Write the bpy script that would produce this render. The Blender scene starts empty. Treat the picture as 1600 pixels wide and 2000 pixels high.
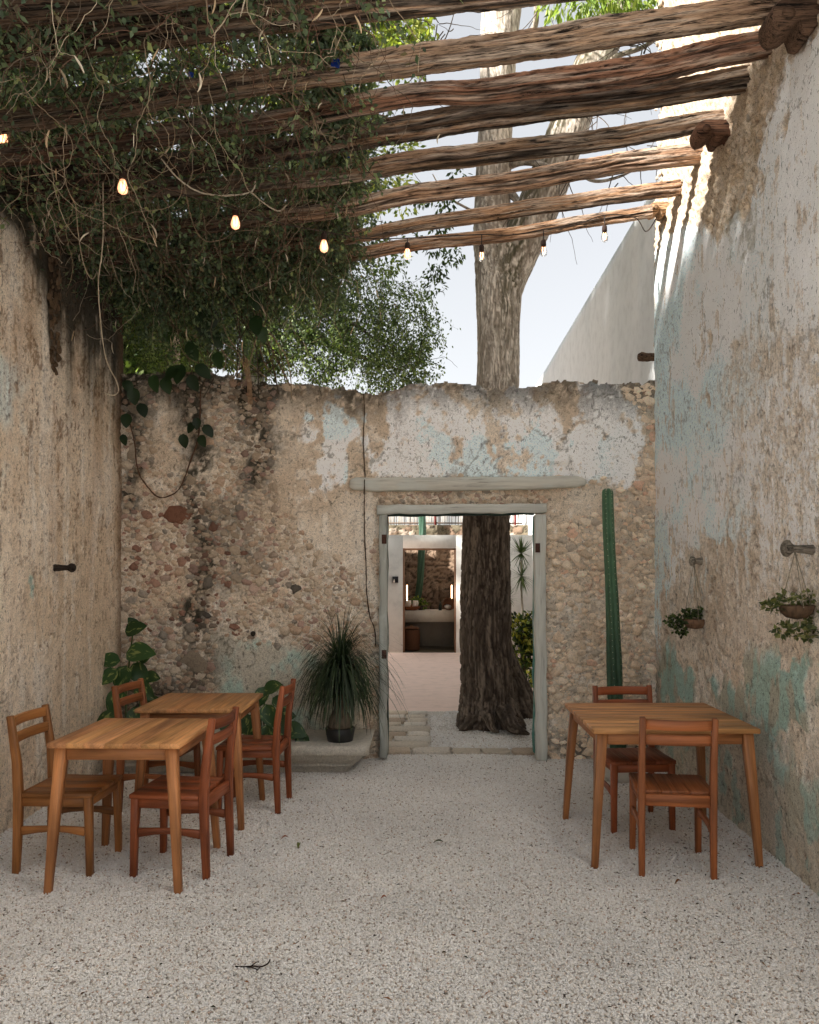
import bpy, math, random
import numpy as np
from mathutils import Vector, Matrix
# ---------------------------------------------------------------- camera, sky, sun, exposure
sc = bpy.context.scene
rng = np.random.default_rng(11); random.seed(11)
F, CX, CY, H = 1600.0, 835.0, 1110.0, 1.62
def at(px, py, Y): return ((px-CX)*Y/F, Y, H-(py-CY)*Y/F)
cam = bpy.data.objects.new('camera', bpy.data.cameras.new('camera'))
sc.collection.objects.link(cam); sc.camera = cam
cam.location = (0, 0, H); cam.rotation_euler = (math.pi/2, 0, 0)
cam.data.sensor_fit = 'VERTICAL'; cam.data.sensor_height = 36; cam.data.lens = 28.8
cam.data.shift_y = 110/2000; cam.data.shift_x = -35/2000
cam.data.clip_start = 0.05; cam.data.clip_end = 1000
SUN_DIR = Vector((1.2, 0.72, -0.78)).normalized()
w = bpy.data.worlds.new('World'); sc.world = w; w.use_nodes = True
nt = w.node_tree; nt.nodes.clear()
sky = nt.nodes.new('ShaderNodeTexSky'); sky.sky_type = 'NISHITA'; sky.sun_disc = False
sky.sun_elevation = math.asin(-SUN_DIR.z)
sky.sun_rotation = math.atan2(-SUN_DIR.x, -SUN_DIR.y)
sky.air_density = 1.0; sky.dust_density = 0.5; sky.ozone_density = 1.0
hs = nt.nodes.new('ShaderNodeHueSaturation'); hs.inputs['Saturation'].default_value = 0.36
bg = nt.nodes.new('ShaderNodeBackground'); bg.inputs['Strength'].default_value = 0.122
ow = nt.nodes.new('ShaderNodeOutputWorld')
gm = nt.nodes.new('ShaderNodeGamma'); gm.inputs['Gamma'].default_value = 0.38        # thin high haze evens the sky out
nt.links.new(sky.outputs[0], hs.inputs['Color']); nt.links.new(hs.outputs[0], gm.inputs['Color']); nt.links.new(gm.outputs[0], bg.inputs['Color'])
nt.links.new(bg.outputs[0], ow.inputs[0])
sl = bpy.data.lights.new('sun', 'SUN'); sl.energy = 3.8; sl.angle = math.radians(2.0); sl.color = (1.0, 0.96, 0.905)
so = bpy.data.objects.new('sun', sl); sc.collection.objects.link(so)
so.rotation_euler = SUN_DIR.to_track_quat('-Z', 'Y').to_euler(); so.location = (-8, -8, 12)
sc.view_settings.view_transform = 'Standard'; sc.view_settings.look = 'None'
sc.view_settings.gamma = 1; sc.view_settings.use_curve_mapping = False
sc.view_settings.exposure = 2.16
sc.render.engine = 'CYCLES'
sc.cycles.max_bounces = 9; sc.cycles.diffuse_bounces = 8; sc.cycles.transparent_max_bounces = 8
sc.cycles.use_denoising = True

# ---------------------------------------------------------------- helpers
def srgb(h):
    h = h.lstrip('#'); c = [int(h[i:i+2], 16)/255 for i in (0, 2, 4)]
    return np.array([x/12.92 if x <= .04045 else ((x+.055)/1.055)**2.4 for x in c])
def hash2(ix, iy, seed):
    n = (ix.astype(np.int64)*374761393 + iy.astype(np.int64)*668265263 + seed*1274126177) & 0xffffffff
    n = ((n ^ (n >> 13))*1274126177) & 0xffffffff
    return ((n ^ (n >> 16)) & 0xffff)/65535.0
def vn(x, y, seed=0):
    x = np.asarray(x, float); y = np.asarray(y, float)
    ix = np.floor(x); iy = np.floor(y); fx = x-ix; fy = y-iy
    fx = fx*fx*(3-2*fx); fy = fy*fy*(3-2*fy)
    a = hash2(ix, iy, seed); b = hash2(ix+1, iy, seed); c = hash2(ix, iy+1, seed); d = hash2(ix+1, iy+1, seed)
    return (a*(1-fx)+b*fx)*(1-fy)+(c*(1-fx)+d*fx)*fy
def fbm(x, y, seed=0, oct=4):
    s = 0; a = .5; t = 0
    for i in range(oct):
        s = s+a*vn(x*2**i+i*7.3, y*2**i+i*3.1, seed+i*17); t += a; a *= .55
    return s/t
def vor(x, y, seed=0, jit=.9):
    x = np.asarray(x, float); y = np.asarray(y, float)
    ix = np.floor(x); iy = np.floor(y); f1 = np.full(x.shape, 9.); f2 = np.full(x.shape, 9.); cid = np.zeros(x.shape)
    for dx in (-1, 0, 1):
        for dy in (-1, 0, 1):
            cx = ix+dx; cy = iy+dy
            px = cx+.5+(hash2(cx, cy, seed)-.5)*jit; py = cy+.5+(hash2(cx, cy, seed+99)-.5)*jit
            d = np.hypot(px-x, py-y); near = d < f1
            f2 = np.where(near, f1, np.minimum(f2, d)); cid = np.where(near, hash2(cx, cy, seed+5), cid); f1 = np.where(near, d, f1)
    return f1, f2, cid
def ss(a, b, x):
    t = np.clip((x-a)/(b-a), 0, 1); return t*t*(3-2*t)
def mixc(col, c, m):
    return col*(1-m[:, None])+np.asarray(c)*m[:, None]
def polysd(px, py, pts):
    pts = np.array(pts, float); n = len(pts); d = np.full(px.shape, 1e9); ins = np.zeros(px.shape, bool)
    for i in range(n):
        a = pts[i]; b = pts[(i+1) % n]; e = b-a
        t = np.clip(((px-a[0])*e[0]+(py-a[1])*e[1])/(e@e+1e-9), 0, 1)
        d = np.minimum(d, np.hypot(px-a[0]-t*e[0], py-a[1]-t*e[1]))
        if a[1] != b[1]:
            c = ((a[1] > py) != (b[1] > py)) & (px < (b[0]-a[0])*(py-a[1])/(b[1]-a[1])+a[0]); ins ^= c
    return np.where(ins, d, -d)
def poly(px, py, pts, soft=6): return ss(-soft, soft, polysd(px, py, pts))

col0 = sc.collection
def tag(o, label=None, cat=None, group=None, kind=None):
    if label: o['label'] = label
    if cat: o['category'] = cat
    if group: o['group'] = group
    if kind: o['kind'] = kind
    return o
def link(name, me, parent=None, loc=None, color=None):
    o = bpy.data.objects.new(name, me); col0.objects.link(o)
    if parent is not None: o.parent = parent
    if loc is not None: o.location = loc
    if color is not None: o.color = (*color[:3], 1)
    return o
def empty(name, loc=(0, 0, 0), rz=0, label=None, cat=None, group=None, kind=None):
    o = bpy.data.objects.new(name, None); col0.objects.link(o); o.location = loc; o.rotation_euler.z = rz
    return tag(o, label, cat, group, kind)
def mesh(name, V, faces, mat, col=None, gc=None, smooth=False):
    V = np.asarray(V, np.float32)
    if isinstance(faces, np.ndarray): faces = [faces]
    L = []; S = []
    if isinstance(faces, list) and len(faces) and isinstance(faces[0], np.ndarray):
        for f in faces:
            if len(f) == 0: continue
            L.append(f.reshape(-1)); S.append(np.full(len(f), f.shape[1]))
        L = np.concatenate(L); S = np.concatenate(S)
    else:
        L = np.array([i for f in faces for i in f]); S = np.array([len(f) for f in faces])
    me = bpy.data.meshes.new(name)
    me.vertices.add(len(V)); me.vertices.foreach_set('co', V.reshape(-1))
    me.loops.add(len(L)); me.loops.foreach_set('vertex_index', L.astype(np.int32))
    me.polygons.add(len(S)); st = np.concatenate([[0], np.cumsum(S)[:-1]])
    me.polygons.foreach_set('loop_start', st.astype(np.int32)); me.polygons.foreach_set('loop_total', S.astype(np.int32))
    if smooth: me.polygons.foreach_set('use_smooth', np.ones(len(S), bool))
    me.update(calc_edges=True); me.validate()
    if col is not None:
        a = me.color_attributes.new('Col', 'FLOAT_COLOR', 'POINT')
        c = np.ones((len(V), 4), np.float32); c[:, :3] = np.asarray(col); a.data.foreach_set('color', c.reshape(-1))
    if gc is not None:
        a = me.attributes.new('gc', 'FLOAT_VECTOR', 'POINT'); a.data.foreach_set('vector', np.asarray(gc, np.float32).reshape(-1))
    if mat is not None: me.materials.append(mat)
    return me
class Acc:                                   # joins several pieces of ONE part into one mesh
    def __init__(s): s.V = []; s.F = []; s.C = []; s.G = []; s.n = 0
    def add(s, V, Fs, col=(1, 1, 1), gc=None):
        V = np.asarray(V, float); s.V.append(V)
        s.F += [tuple(int(i)+s.n for i in f) for f in Fs]
        c = np.ones((len(V), 3)); c[:] = np.asarray(col); s.C.append(c)
        s.G.append(np.asarray(gc) if gc is not None else V*1.0); s.n += len(V)
    def build(s, name, mat, parent=None, smooth=False, color=None):
        me = mesh(name, np.concatenate(s.V), s.F, mat, np.concatenate(s.C), np.concatenate(s.G), smooth)
        return link(name, me, parent, color=color)
# ---------------------------------------------------------------- materials
MAT = {}
class NT:
    def __init__(s, name):
        s.m = bpy.data.materials.new(name); s.m.use_nodes = True; s.t = s.m.node_tree; s.b = s.t.nodes['Principled BSDF']; MAT[name] = s.m
        s.out = s.t.nodes['Material Output']
    def n(s, typ, ins=None, **kw):
        nd = s.t.nodes.new(typ)
        for k, v in kw.items(): setattr(nd, k, v)
        for k, v in (ins or {}).items():
            if isinstance(v, bpy.types.NodeSocket): s.t.links.new(v, nd.inputs[k])
            else: nd.inputs[k].default_value = v
        return nd
    def set(s, **kw):
        for k, v in kw.items():
            k = k.replace('_', ' ')
            if isinstance(v, bpy.types.NodeSocket): s.t.links.new(v, s.b.inputs[k])
            else: s.b.inputs[k].default_value = v
    def attr(s, name='Col', kind='GEOMETRY'): return s.n('ShaderNodeAttribute', attribute_name=name, attribute_type=kind)
    def noise(s, vec, scale, detail=4, rough=.6, dist=0):
        return s.n('ShaderNodeTexNoise', {'Vector': vec, 'Scale': scale, 'Detail': detail, 'Roughness': rough, 'Distortion': dist})
    def ramp(s, fac, stops):
        r = s.n('ShaderNodeValToRGB', {'Fac': fac}); e = r.color_ramp.elements
        while len(e) < len(stops): e.new(.5)
        for i, (p, c) in enumerate(stops):
            e[i].position = p; c = (c, c, c) if isinstance(c, (int, float)) else c; e[i].color = (*c[:3], 1)
        return r.outputs[0]
    def mul(s, a, b, fac=1.0, mode='MULTIPLY'):
        m = s.n('ShaderNodeMix', data_type='RGBA', blend_type=mode)
        for k, v in ((0, fac), (6, a), (7, b)):
            if isinstance(v, bpy.types.NodeSocket): s.t.links.new(v, m.inputs[k])
            else: m.inputs[k].default_value = (*v, 1) if k > 0 and len(v) == 3 else v
        return m.outputs[2]
    def bump(s, h, strength=.5, dist=.01, prev=None):
        b = s.n('ShaderNodeBump', {'Height': h, 'Strength': strength, 'Distance': dist})
        if prev is not None: s.t.links.new(prev, b.inputs['Normal'])
        return b.outputs[0]
    def coord(s, which='Object'): return s.n('ShaderNodeTexCoord').outputs[which]
    def map(s, vec, sc_): return s.n('ShaderNodeMapping', {'Vector': vec, 'Scale': sc_}).outputs[0]

def m_wall(name, vert=1.0):
    s = NT(name); c = s.attr().outputs[0]; p = s.n('ShaderNodeNewGeometry').outputs['Position']
    n1 = s.noise(p, 55, 5, .7).outputs[0]; n2 = s.noise(p, 190, 3, .6).outputs[0]
    a = s.ramp(n1, [(.30, .74), (.5, 1.28), (.75, 1.42)]); b = s.ramp(n2, [(.34, .78), (.56, 1.26)])
    specks = s.mul(s.ramp(s.noise(s.map(p, (1, 1, .6)), 42, 3, .6).outputs[0], [(.33, .34), (.40, 1.0)]), s.ramp(s.noise(p, 120, 2, .5).outputs[0], [(.34, .45), (.41, 1.0)]))
    col = s.mul(s.mul(s.mul(c, a, .8), b, .8), specks, .8)
    s.set(Base_Color=col, Roughness=.95, Specular_IOR_Level=.15)
    s.set(Normal=s.bump(n2, .55, .006, s.bump(n1, .7, .014)))
    return s.m
m_wall('wall_plaster')
def m_stone(name):
    s = NT(name); p = s.n('ShaderNodeNewGeometry').outputs['Position']
    oc = s.n('ShaderNodeObjectInfo').outputs['Color']
    n1 = s.noise(p, 40, 5, .7).outputs[0]; n2 = s.noise(p, 160, 3, .6).outputs[0]
    a = s.ramp(n1, [(.28, .78), (.5, 1.2), (.72, 1.4)])
    col = s.mul(s.mul(s.mul(s.attr().outputs[0], oc), a, .85), s.ramp(n2, [(.3, .75), (.6, 1.05)]), .8)
    s.set(Base_Color=col, Roughness=.9, Specular_IOR_Level=.2, Normal=s.bump(n2, .6, .005, s.bump(n1, .7, .012)))
m_stone('rough_stone')
def m_wood(name, dark=(.45, .40, .36), gloss=.42, bumpd=.0015, gs=1.0):
    s = NT(name); g = s.attr('gc').outputs[1]; oc = s.n('ShaderNodeObjectInfo').outputs['Color']
    v = s.map(g, (1.2*gs, 26*gs, 26*gs)); n1 = s.noise(v, 1.0, 5, .65, .6).outputs[0]
    v2 = s.map(g, (3*gs, 120*gs, 120*gs)); n2 = s.noise(v2, 1.0, 3, .6, .2).outputs[0]
    n3 = s.noise(s.map(g, (1.5, 6, 6)), 1.0, 3, .5, .8).outputs[0]
    c = s.mul(oc, s.ramp(n1, [(.25, dark), (.5, (1.0, .98, .95)), (.75, (1.35, 1.3, 1.22))]))
    c = s.mul(c, s.ramp(n2, [(.3, .7), (.55, 1.0)]), .7); c = s.mul(c, s.ramp(n3, [(.32, .52), (.6, 1.12)]), .85)
    s.set(Base_Color=c, Roughness=s.ramp(n2, [(.3, gloss+.2), (.7, gloss)]), Specular_IOR_Level=.35, Normal=s.bump(n2, .35, bumpd, s.bump(n1, .3, bumpd*2)))
m_wood('furniture_wood')
def m_beam(name):
    s = NT(name); g = s.attr('gc').outputs[1]
    n1 = s.noise(s.map(g, (3.6, 46, 46)), 1.0, 7, .74, .6).outputs[0]
    n2 = s.noise(s.map(g, (11, 190, 190)), 1.0, 3, .6, .3).outputs[0]
    n3 = s.noise(s.map(g, (1.0, 5, 5)), 1.0, 4, .6, 1.0).outputs[0]
    c = s.mul(s.attr().outputs[0], s.ramp(n1, [(.39, .08), (.435, .9), (.52, 1.15), (.66, 1.5)]))
    c = s.mul(c, s.ramp(n2, [(.40, .25), (.47, 1.08)]), .85); vk = s.n('ShaderNodeTexVoronoi', {'Vector': s.map(g, (4.5, 13, 13)), 'Scale': 1.0}).outputs['Distance']; c = s.mul(c, s.ramp(vk, [(.07, .08), (.13, 1.0)]), .9); c = s.mul(c, s.ramp(n3, [(.3, .65), (.65, 1.2)]), .8)
    s.set(Base_Color=c, Roughness=.88, Specular_IOR_Level=.2, Normal=s.bump(n2, .8, .006, s.bump(n1, 1.0, .02)))
m_beam('weathered_beam_wood')
def m_simple(name, c, rough=.8, sc_=30, amt=.5, bd=.003, spec=.3, useattr=False, metal=0):
    s = NT(name); p = s.coord('Object'); n1 = s.noise(p, sc_, 5, .65).outputs[0]
    base = s.attr().outputs[0] if useattr else s.n('ShaderNodeRGB').outputs[0]
    if not useattr: base.default_value = (*c, 1)
    s.set(Base_Color=s.mul(base, s.ramp(n1, [(.25, 1-amt), (.5, 1.0), (.75, 1+amt*.4)])), Roughness=rough, Specular_IOR_Level=spec, Metallic=metal, Normal=s.bump(n1, .5, bd))
    return s
m_simple('bark', (0, 0, 0), .92, 48, .75, .016, .15, True)
for nd in MAT['bark'].node_tree.nodes:
    if nd.type == 'TEX_NOISE':
        mp = MAT['bark'].node_tree.nodes.new('ShaderNodeMapping'); mp.inputs['Scale'].default_value = (1, 1, .22)
        MAT['bark'].node_tree.links.new(nd.inputs['Vector'].links[0].from_socket, mp.inputs['Vector']); MAT['bark'].node_tree.links.new(mp.outputs[0], nd.inputs['Vector'])
m_simple('painted_plaster', (0, 0, 0), .9, 6, .16, .004, .15, True)
m_simple('cactus_skin', (0, 0, 0), .55, 30, .35, .002, .35, True)
m_simple('rust', (.07, .03, .02), .8, 60, .6, .002)
m_simple('black_plastic', (.012, .012, .013), .5, 20, .2, .0005)
m_simple('generic', (0, 0, 0), .75, 40, .35, .002, .25, True)
m_simple('ceramic', (0, 0, 0), .45, 12, .12, .001, .4, True)
def m_leaf(name, trans=.35, rough=.5, varieg=False):
    s = NT(name); c = s.attr().outputs[0]
    if varieg:
        g = s.attr('gc').outputs[1]; n = s.noise(s.map(g, (16, 26, 1)), 1, 2, .5, .5).outputs[0]
        c = s.mul(c, (.30, .34, .11), s.ramp(n, [(.58, 0.0), (.66, .75)]), 'MIX')
    s.set(Base_Color=c, Roughness=rough, Specular_IOR_Level=.35)
    t = s.n('ShaderNodeBsdfTranslucent', {'Color': s.mul(c, (1.5, 1.6, .7), 1.0)})
    m = s.n('ShaderNodeMixShader', {0: trans, 1: s.b.outputs[0], 2: t.outputs[0]}); s.t.links.new(m.outputs[0], s.out.inputs[0])
m_leaf('leaf'); m_leaf('pothos_leaf', .15, .35, True); m_leaf('strap_leaf', .15, .5)
def m_gravel():
    s = NT('gravel_stone'); r = s.n('ShaderNodeObjectInfo').outputs['Random']; p = s.coord('Object')
    c = s.ramp(r, [(0, srgb('#9d9184')), (.04, srgb('#dedad4')), (.25, srgb('#ebe9e5')), (.5, srgb('#dfdad3')), (.75, srgb('#f0eeeb')), (.93, srgb('#ded6cb')), (.985, srgb('#bea896')), (1, srgb('#7d7268'))])
    gp = s.n('ShaderNodeNewGeometry').outputs['Position']
    big = s.ramp(s.noise(gp, 1.1, 5, .6).outputs[0], [(.3, .86), (.65, 1.04)])
    s.set(Base_Color=s.mul(c, big), Roughness=.8, Specular_IOR_Level=.25)
    s = NT('gravel_bed'); gp = s.n('ShaderNodeNewGeometry').outputs['Position']
    v = s.n('ShaderNodeTexVoronoi', {'Vector': gp, 'Scale': 95}); n = s.noise(gp, 140, 2).outputs[0]
    c = s.mul(s.ramp(v.outputs['Distance'], [(.1, srgb('#dad4cb')), (.5, srgb('#c2b9ad')), (.75, srgb('#938a7f'))]), s.ramp(n, [(.3, .7), (.6, 1.1)]))
    s.set(Base_Color=c, Roughness=.9, Normal=s.bump(v.outputs['Distance'], -1.0, .006))
m_gravel()
def m_bulb():
    s = NT('bulb_glass'); s.set(Base_Color=(1, .93, .88, 1), Roughness=.05, Transmission_Weight=1.0, IOR=1.15, Alpha=.55)
    s = NT('filament_glow'); s.set(Base_Color=(1, .5, .2, 1)); s.b.inputs['Emission Color'].default_value = (1, .47, .2, 1); s.b.inputs['Emission Strength'].default_value = 4
    s = NT('lit_bulb_glass'); s.set(Base_Color=(1, .8, .65, 1), Roughness=.2, Transmission_Weight=.6, Alpha=.75); s.b.inputs['Emission Color'].default_value = (1, .40, .20, 1); s.b.inputs['Emission Strength'].default_value = .42
    s = NT('lamp_glow'); s.set(Base_Color=(1, .8, .6, 1)); s.b.inputs['Emission Color'].default_value = (1, .62, .35, 1); s.b.inputs['Emission Strength'].default_value = 2.2
m_bulb()
# ---------------------------------------------------------------- shape makers
def frames(P, up=(0, 0, 1)):
    P = np.asarray(P, float); T = np.gradient(P, axis=0) if len(P) > 2 else np.repeat((P[1]-P[0])[None], 2, 0)
    T /= np.linalg.norm(T, axis=1)[:, None]+1e-12; S = np.cross(T, np.asarray(up, float)); S /= np.linalg.norm(S, axis=1)[:, None]+1e-12
    U = np.cross(S, T); return P, T, S, U
def sweep_rect(P, wh, up=(0, 0, 1), ch=.003, off=None):
    """chamfered rectangular stick along P; wh: (width across, height along up) per point"""
    P = np.asarray(P, float); wh = np.broadcast_to(np.asarray(wh, float), (len(P), 2)).copy()
    Pp, T, S, U = frames(P, up)
    Pn = np.vstack([Pp[0], Pp[0]+T[0]*ch, Pp[1:-1], Pp[-1]-T[-1]*ch, Pp[-1]]); idx = [0]+list(range(len(P)))+[len(P)-1]
    whn = wh[idx].copy(); whn[0] -= 2*ch; whn[-1] -= 2*ch; V = []; G = []
    o = np.asarray(off if off is not None else rng.uniform(0, 50, 3)); d = 0; last = Pn[0]
    for k, i in enumerate(idx):
        w_, h_ = whn[k]/2; d += np.linalg.norm(Pn[k]-last); last = Pn[k]
        for a, b in ((w_, h_-ch), (w_-ch, h_), (-w_+ch, h_), (-w_, h_-ch), (-w_, -h_+ch), (-w_+ch, -h_), (w_-ch, -h_), (w_, -h_+ch)):
            V.append(Pn[k]+S[i]*a+U[i]*b); G.append((d+o[0], a+o[1], b+o[2]))
    n = len(Pn); Fs = []
    for k in range(n-1):
        for j in range(8):
            a = k*8+j; b = k*8+(j+1) % 8; Fs.append((a, b, b+8, a+8))
    Fs.append(tuple(range(7, -1, -1))); Fs.append(tuple((n-1)*8+j for j in range(8)))
    return np.array(V), Fs, np.array(G)
def stick(name, P, wh, mat='furniture_wood', parent=None, up=(0, 0, 1), ch=.003, color=(1, 1, 1), off=None):
    V, Fs, G = sweep_rect(P, wh, up, ch, off)
    me = mesh(name, V, Fs, MAT[mat], np.ones((len(V), 3)), G); return link(name, me, parent, color=color)
def tube(P, R, seg=8, up=(0.13, 0.2, 1), cap=True, disp=None):
    P, T, S, U = frames(P, up); R = np.broadcast_to(np.asarray(R, float), (len(P),))
    th = np.arange(seg)*2*math.pi/seg; n = len(P)
    rr = R[:, None]*np.ones((1, seg))
    if disp is not None: rr = rr+disp
    V = P[:, None, :]+(S[:, None, :]*np.cos(th)[None, :, None]+U[:, None, :]*np.sin(th)[None, :, None])*rr[:, :, None]
    V = V.reshape(-1, 3); i = np.arange(n-1)[:, None]*seg; j = np.arange(seg)[None]; j2 = (j+1) % seg
    Q = np.stack([i+j, i+j2, i+j2+seg, i+j+seg], -1).reshape(-1, 4)
    Fs = [tuple(q) for q in Q.tolist()]
    if cap: Fs += [tuple(range(seg-1, -1, -1)), tuple((n-1)*seg+k for k in range(seg))]
    return V, Fs
def lathe(prof, seg=20, cx=0, cy=0):
    """prof: list of (r,z)"""
    V = []; Fs = []
    for r, z in prof:
        for k in range(seg):
            a = 2*math.pi*k/seg; V.append((cx+r*math.cos(a), cy+r*math.sin(a), z))
    for i in range(len(prof)-1):
        for k in range(seg):
            a = i*seg+k; b = i*seg+(k+1) % seg; Fs.append((a, b, b+seg, a+seg))
    Fs.append(tuple(range(seg-1, -1, -1))); Fs.append(tuple((len(prof)-1)*seg+k for k in range(seg)))
    return np.array(V), Fs
def boxV(x0, x1, y0, y1, z0, z1):
    V = [(x, y, z) for x in (x0, x1) for y in (y0, y1) for z in (z0, z1)]
    return np.array(V, float), [(0, 1, 3, 2), (4, 6, 7, 5), (0, 4, 5, 1), (2, 3, 7, 6), (0, 2, 6, 4), (1, 5, 7, 3)]
def catmull(pts, n):
    pts = np.array(pts, float); k = len(pts); t = np.linspace(0, k-1, n); i = np.clip(t.astype(int), 0, k-2); f = (t-i)[:, None]
    p0 = pts[np.clip(i-1, 0, k-1)]; p1 = pts[i]; p2 = pts[i+1]; p3 = pts[np.clip(i+2, 0, k-1)]
    return .5*((2*p1)+(-p0+p2)*f+(2*p0-5*p1+4*p2-p3)*f**2+(-p0+3*p1-3*p2+p3)*f**3)
def unit(a): return a/(np.linalg.norm(a, axis=-1, keepdims=True)+1e-9)
def leaves(P, D, N, L, W, col, fold=.25):
    """many small folded leaves: P base, D direction, N normal, L length, W half width"""
    n = len(P); D = unit(D); N = unit(N-D*(N*D).sum(1, keepdims=True)); B = np.cross(D, N)
    L = np.broadcast_to(L, (n,))[:, None]; W = np.broadcast_to(W, (n,))[:, None]
    V = np.stack([P, P+D*L*.45+B*W+N*W*fold, P+D*L, P+D*L*.45-B*W+N*W*fold], 1).reshape(-1, 3)
    b = np.arange(n)[:, None]*4; T = np.concatenate([b+[0, 1, 2], b+[0, 2, 3]])
    return V, T, np.repeat(np.broadcast_to(col, (n, 3)), 4, 0)
def multi_tube(PP, R0, R1, seg=3):
    """PP (N,K,3) strands -> thin tubes in one mesh"""
    n, k, _ = PP.shape; T = unit(np.gradient(PP, axis=1)); up = np.array([.31, .22, .9]); S = unit(np.cross(T, up)); U = np.cross(S, T)
    r = (R0[:, None]*(1-np.linspace(0, 1, k))+R1[:, None]*np.linspace(0, 1, k))
    th = np.arange(seg)*2*math.pi/seg
    V = PP[:, :, None, :]+(S[:, :, None, :]*np.cos(th)[None, None, :, None]+U[:, :, None, :]*np.sin(th)[None, None, :, None])*r[:, :, None, None]
    V = V.reshape(-1, 3); i = (np.arange(n)[:, None, None]*k+np.arange(k-1)[None, :, None])*seg; j = np.arange(seg)[None, None]; j2 = (j+1) % seg
    Q = np.stack([i+j, i+j2, i+j2+seg, i+j+seg], -1).reshape(-1, 4)
    return V, Q
# ---------------------------------------------------------------- ground
def sheet(name, x0, x1, y0, y1, z, mat, col, parent=None, kind='structure', n=1):
    xs = np.linspace(x0, x1, n+1); ys = np.linspace(y0, y1, n+1); X, Y = np.meshgrid(xs, ys, indexing='ij')
    V = np.stack([X, Y, np.full_like(X, z)], -1).reshape(-1, 3)
    i = np.arange(n)[:, None]*(n+1)+np.arange(n)[None]; Q = np.stack([i, i+n+1, i+n+2, i+1], -1).reshape(-1, 4)
    o = link(name, mesh(name, V, Q, MAT[mat], np.broadcast_to(col, (len(V), 3))), parent)
    if kind: o['kind'] = kind
    return o
sheet('ground', -250, 250, -250, 250, -.03, 'generic', srgb('#6f6350'))
def gravel(name, polyXY, density, smin, smax, label_kind='stuff', seed=0, z=.0):
    (gx0, gy0), (gx1, gy1) = polyXY[0], polyXY[2]; n_ = 60; X_, Y_ = np.meshgrid(np.linspace(gx0, gx1, n_+1), np.linspace(gy0, gy1, n_+1), indexing='ij'); hh = (fbm(X_.ravel()*2.3+5, Y_.ravel()*2.3, 300, 4)-.5)*.034
    V = np.stack([X_.ravel(), Y_.ravel(), z+hh], -1); i_ = np.arange(n_)[:, None]*(n_+1)+np.arange(n_)[None]; me = mesh(name, V, np.stack([i_, i_+n_+1, i_+n_+2, i_+1], -1).reshape(-1, 4), MAT['gravel_bed'])
    o = link(name, me); o['kind'] = label_kind
    g = bpy.data.node_groups.new('gravel_scatter', 'GeometryNodeTree')
    g.interface.new_socket('Geometry', in_out='INPUT', socket_type='NodeSocketGeometry')
    g.interface.new_socket('Geometry', in_out='OUTPUT', socket_type='NodeSocketGeometry')
    N = g.nodes.new; Lk = g.links.new
    gi = N('NodeGroupInput'); go = N('NodeGroupOutput')
    d = N('GeometryNodeDistributePointsOnFaces'); d.inputs['Density'].default_value = density; d.inputs['Seed'].default_value = seed
    ico = N('GeometryNodeMeshIcoSphere'); ico.inputs['Radius'].default_value = .5; ico.inputs['Subdivisions'].default_value = 2
    sp = N('GeometryNodeSetPosition'); nz = N('ShaderNodeTexNoise'); nz.inputs['Scale'].default_value = 2.2; nz.inputs['Detail'].default_value = 1
    vm = N('ShaderNodeVectorMath'); vm.operation = 'SUBTRACT'; vm.inputs[1].default_value = (.5, .5, .5)
    vs = N('ShaderNodeVectorMath'); vs.operation = 'SCALE'; vs.inputs['Scale'].default_value = .75
    Lk(nz.outputs['Color'], vm.inputs[0]); Lk(vm.outputs[0], vs.inputs[0]); Lk(ico.outputs['Mesh'], sp.inputs['Geometry']); Lk(vs.outputs[0], sp.inputs['Offset'])
    sm = N('GeometryNodeSetMaterial'); sm.inputs['Material'].default_value = MAT['gravel_stone']; Lk(sp.outputs[0], sm.inputs['Geometry'])
    rs = N('FunctionNodeRandomValue'); rs.data_type = 'FLOAT_VECTOR'; rs.inputs[0].default_value = (smin, smin, smin*.8); rs.inputs[1].default_value = (smax, smax*.8, smax*.7)
    rr = N('FunctionNodeRandomValue'); rr.data_type = 'FLOAT_VECTOR'; rr.inputs[0].default_value = (-.5, -.5, 0); rr.inputs[1].default_value = (.5, .5, 6.28); rr.inputs['Seed'].default_value = 4
    rz = N('FunctionNodeRandomValue'); rz.data_type = 'FLOAT_VECTOR'; rz.inputs[0].default_value = (0, 0, -.002); rz.inputs[1].default_value = (0, 0, .009); rz.inputs['Seed'].default_value = 9
    sp2 = N('GeometryNodeSetPosition'); Lk(d.outputs['Points'], sp2.inputs['Geometry']); Lk(rz.outputs[0], sp2.inputs['Offset'])
    ip = N('GeometryNodeInstanceOnPoints'); Lk(sp2.outputs[0], ip.inputs['Points']); Lk(sm.outputs[0], ip.inputs['Instance']); Lk(rs.outputs[0], ip.inputs['Scale']); Lk(rr.outputs[0], ip.inputs['Rotation'])
    jn = N('GeometryNodeJoinGeometry'); Lk(gi.outputs[0], d.inputs['Mesh']); Lk(ip.outputs[0], jn.inputs[0]); Lk(gi.outputs[0], jn.inputs[0]); Lk(jn.outputs[0], go.inputs[0])
    md = o.modifiers.new('scatter', 'NODES'); md.node_group = g
    return o
XL, XR, YB = -2.59, 1.935, 6.93
sheet('courtyard_floor', XL-.3, XR+.3, -4, 9.26, -.024, 'generic', srgb('#9a9084'))
gravel('gravel', [(XL-.06, 2.55), (XR+.06, 2.55), (XR+.06, YB+.15), (XL-.06, YB+.15)], 20500, .0062, .0165, seed=1)
sheet('bounce_yard', -14, 10, -16, -1.5, -.004, 'generic', srgb('#cdcbc8'))  # unseen pale ground added behind the camera to bounce sun into the court
gravel('gravel', [(XL-.06, -1.5), (XR+.06, -1.5), (XR+.06, 2.545), (XL-.06, 2.545)], 2500, .01, .018, seed=2)
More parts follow.
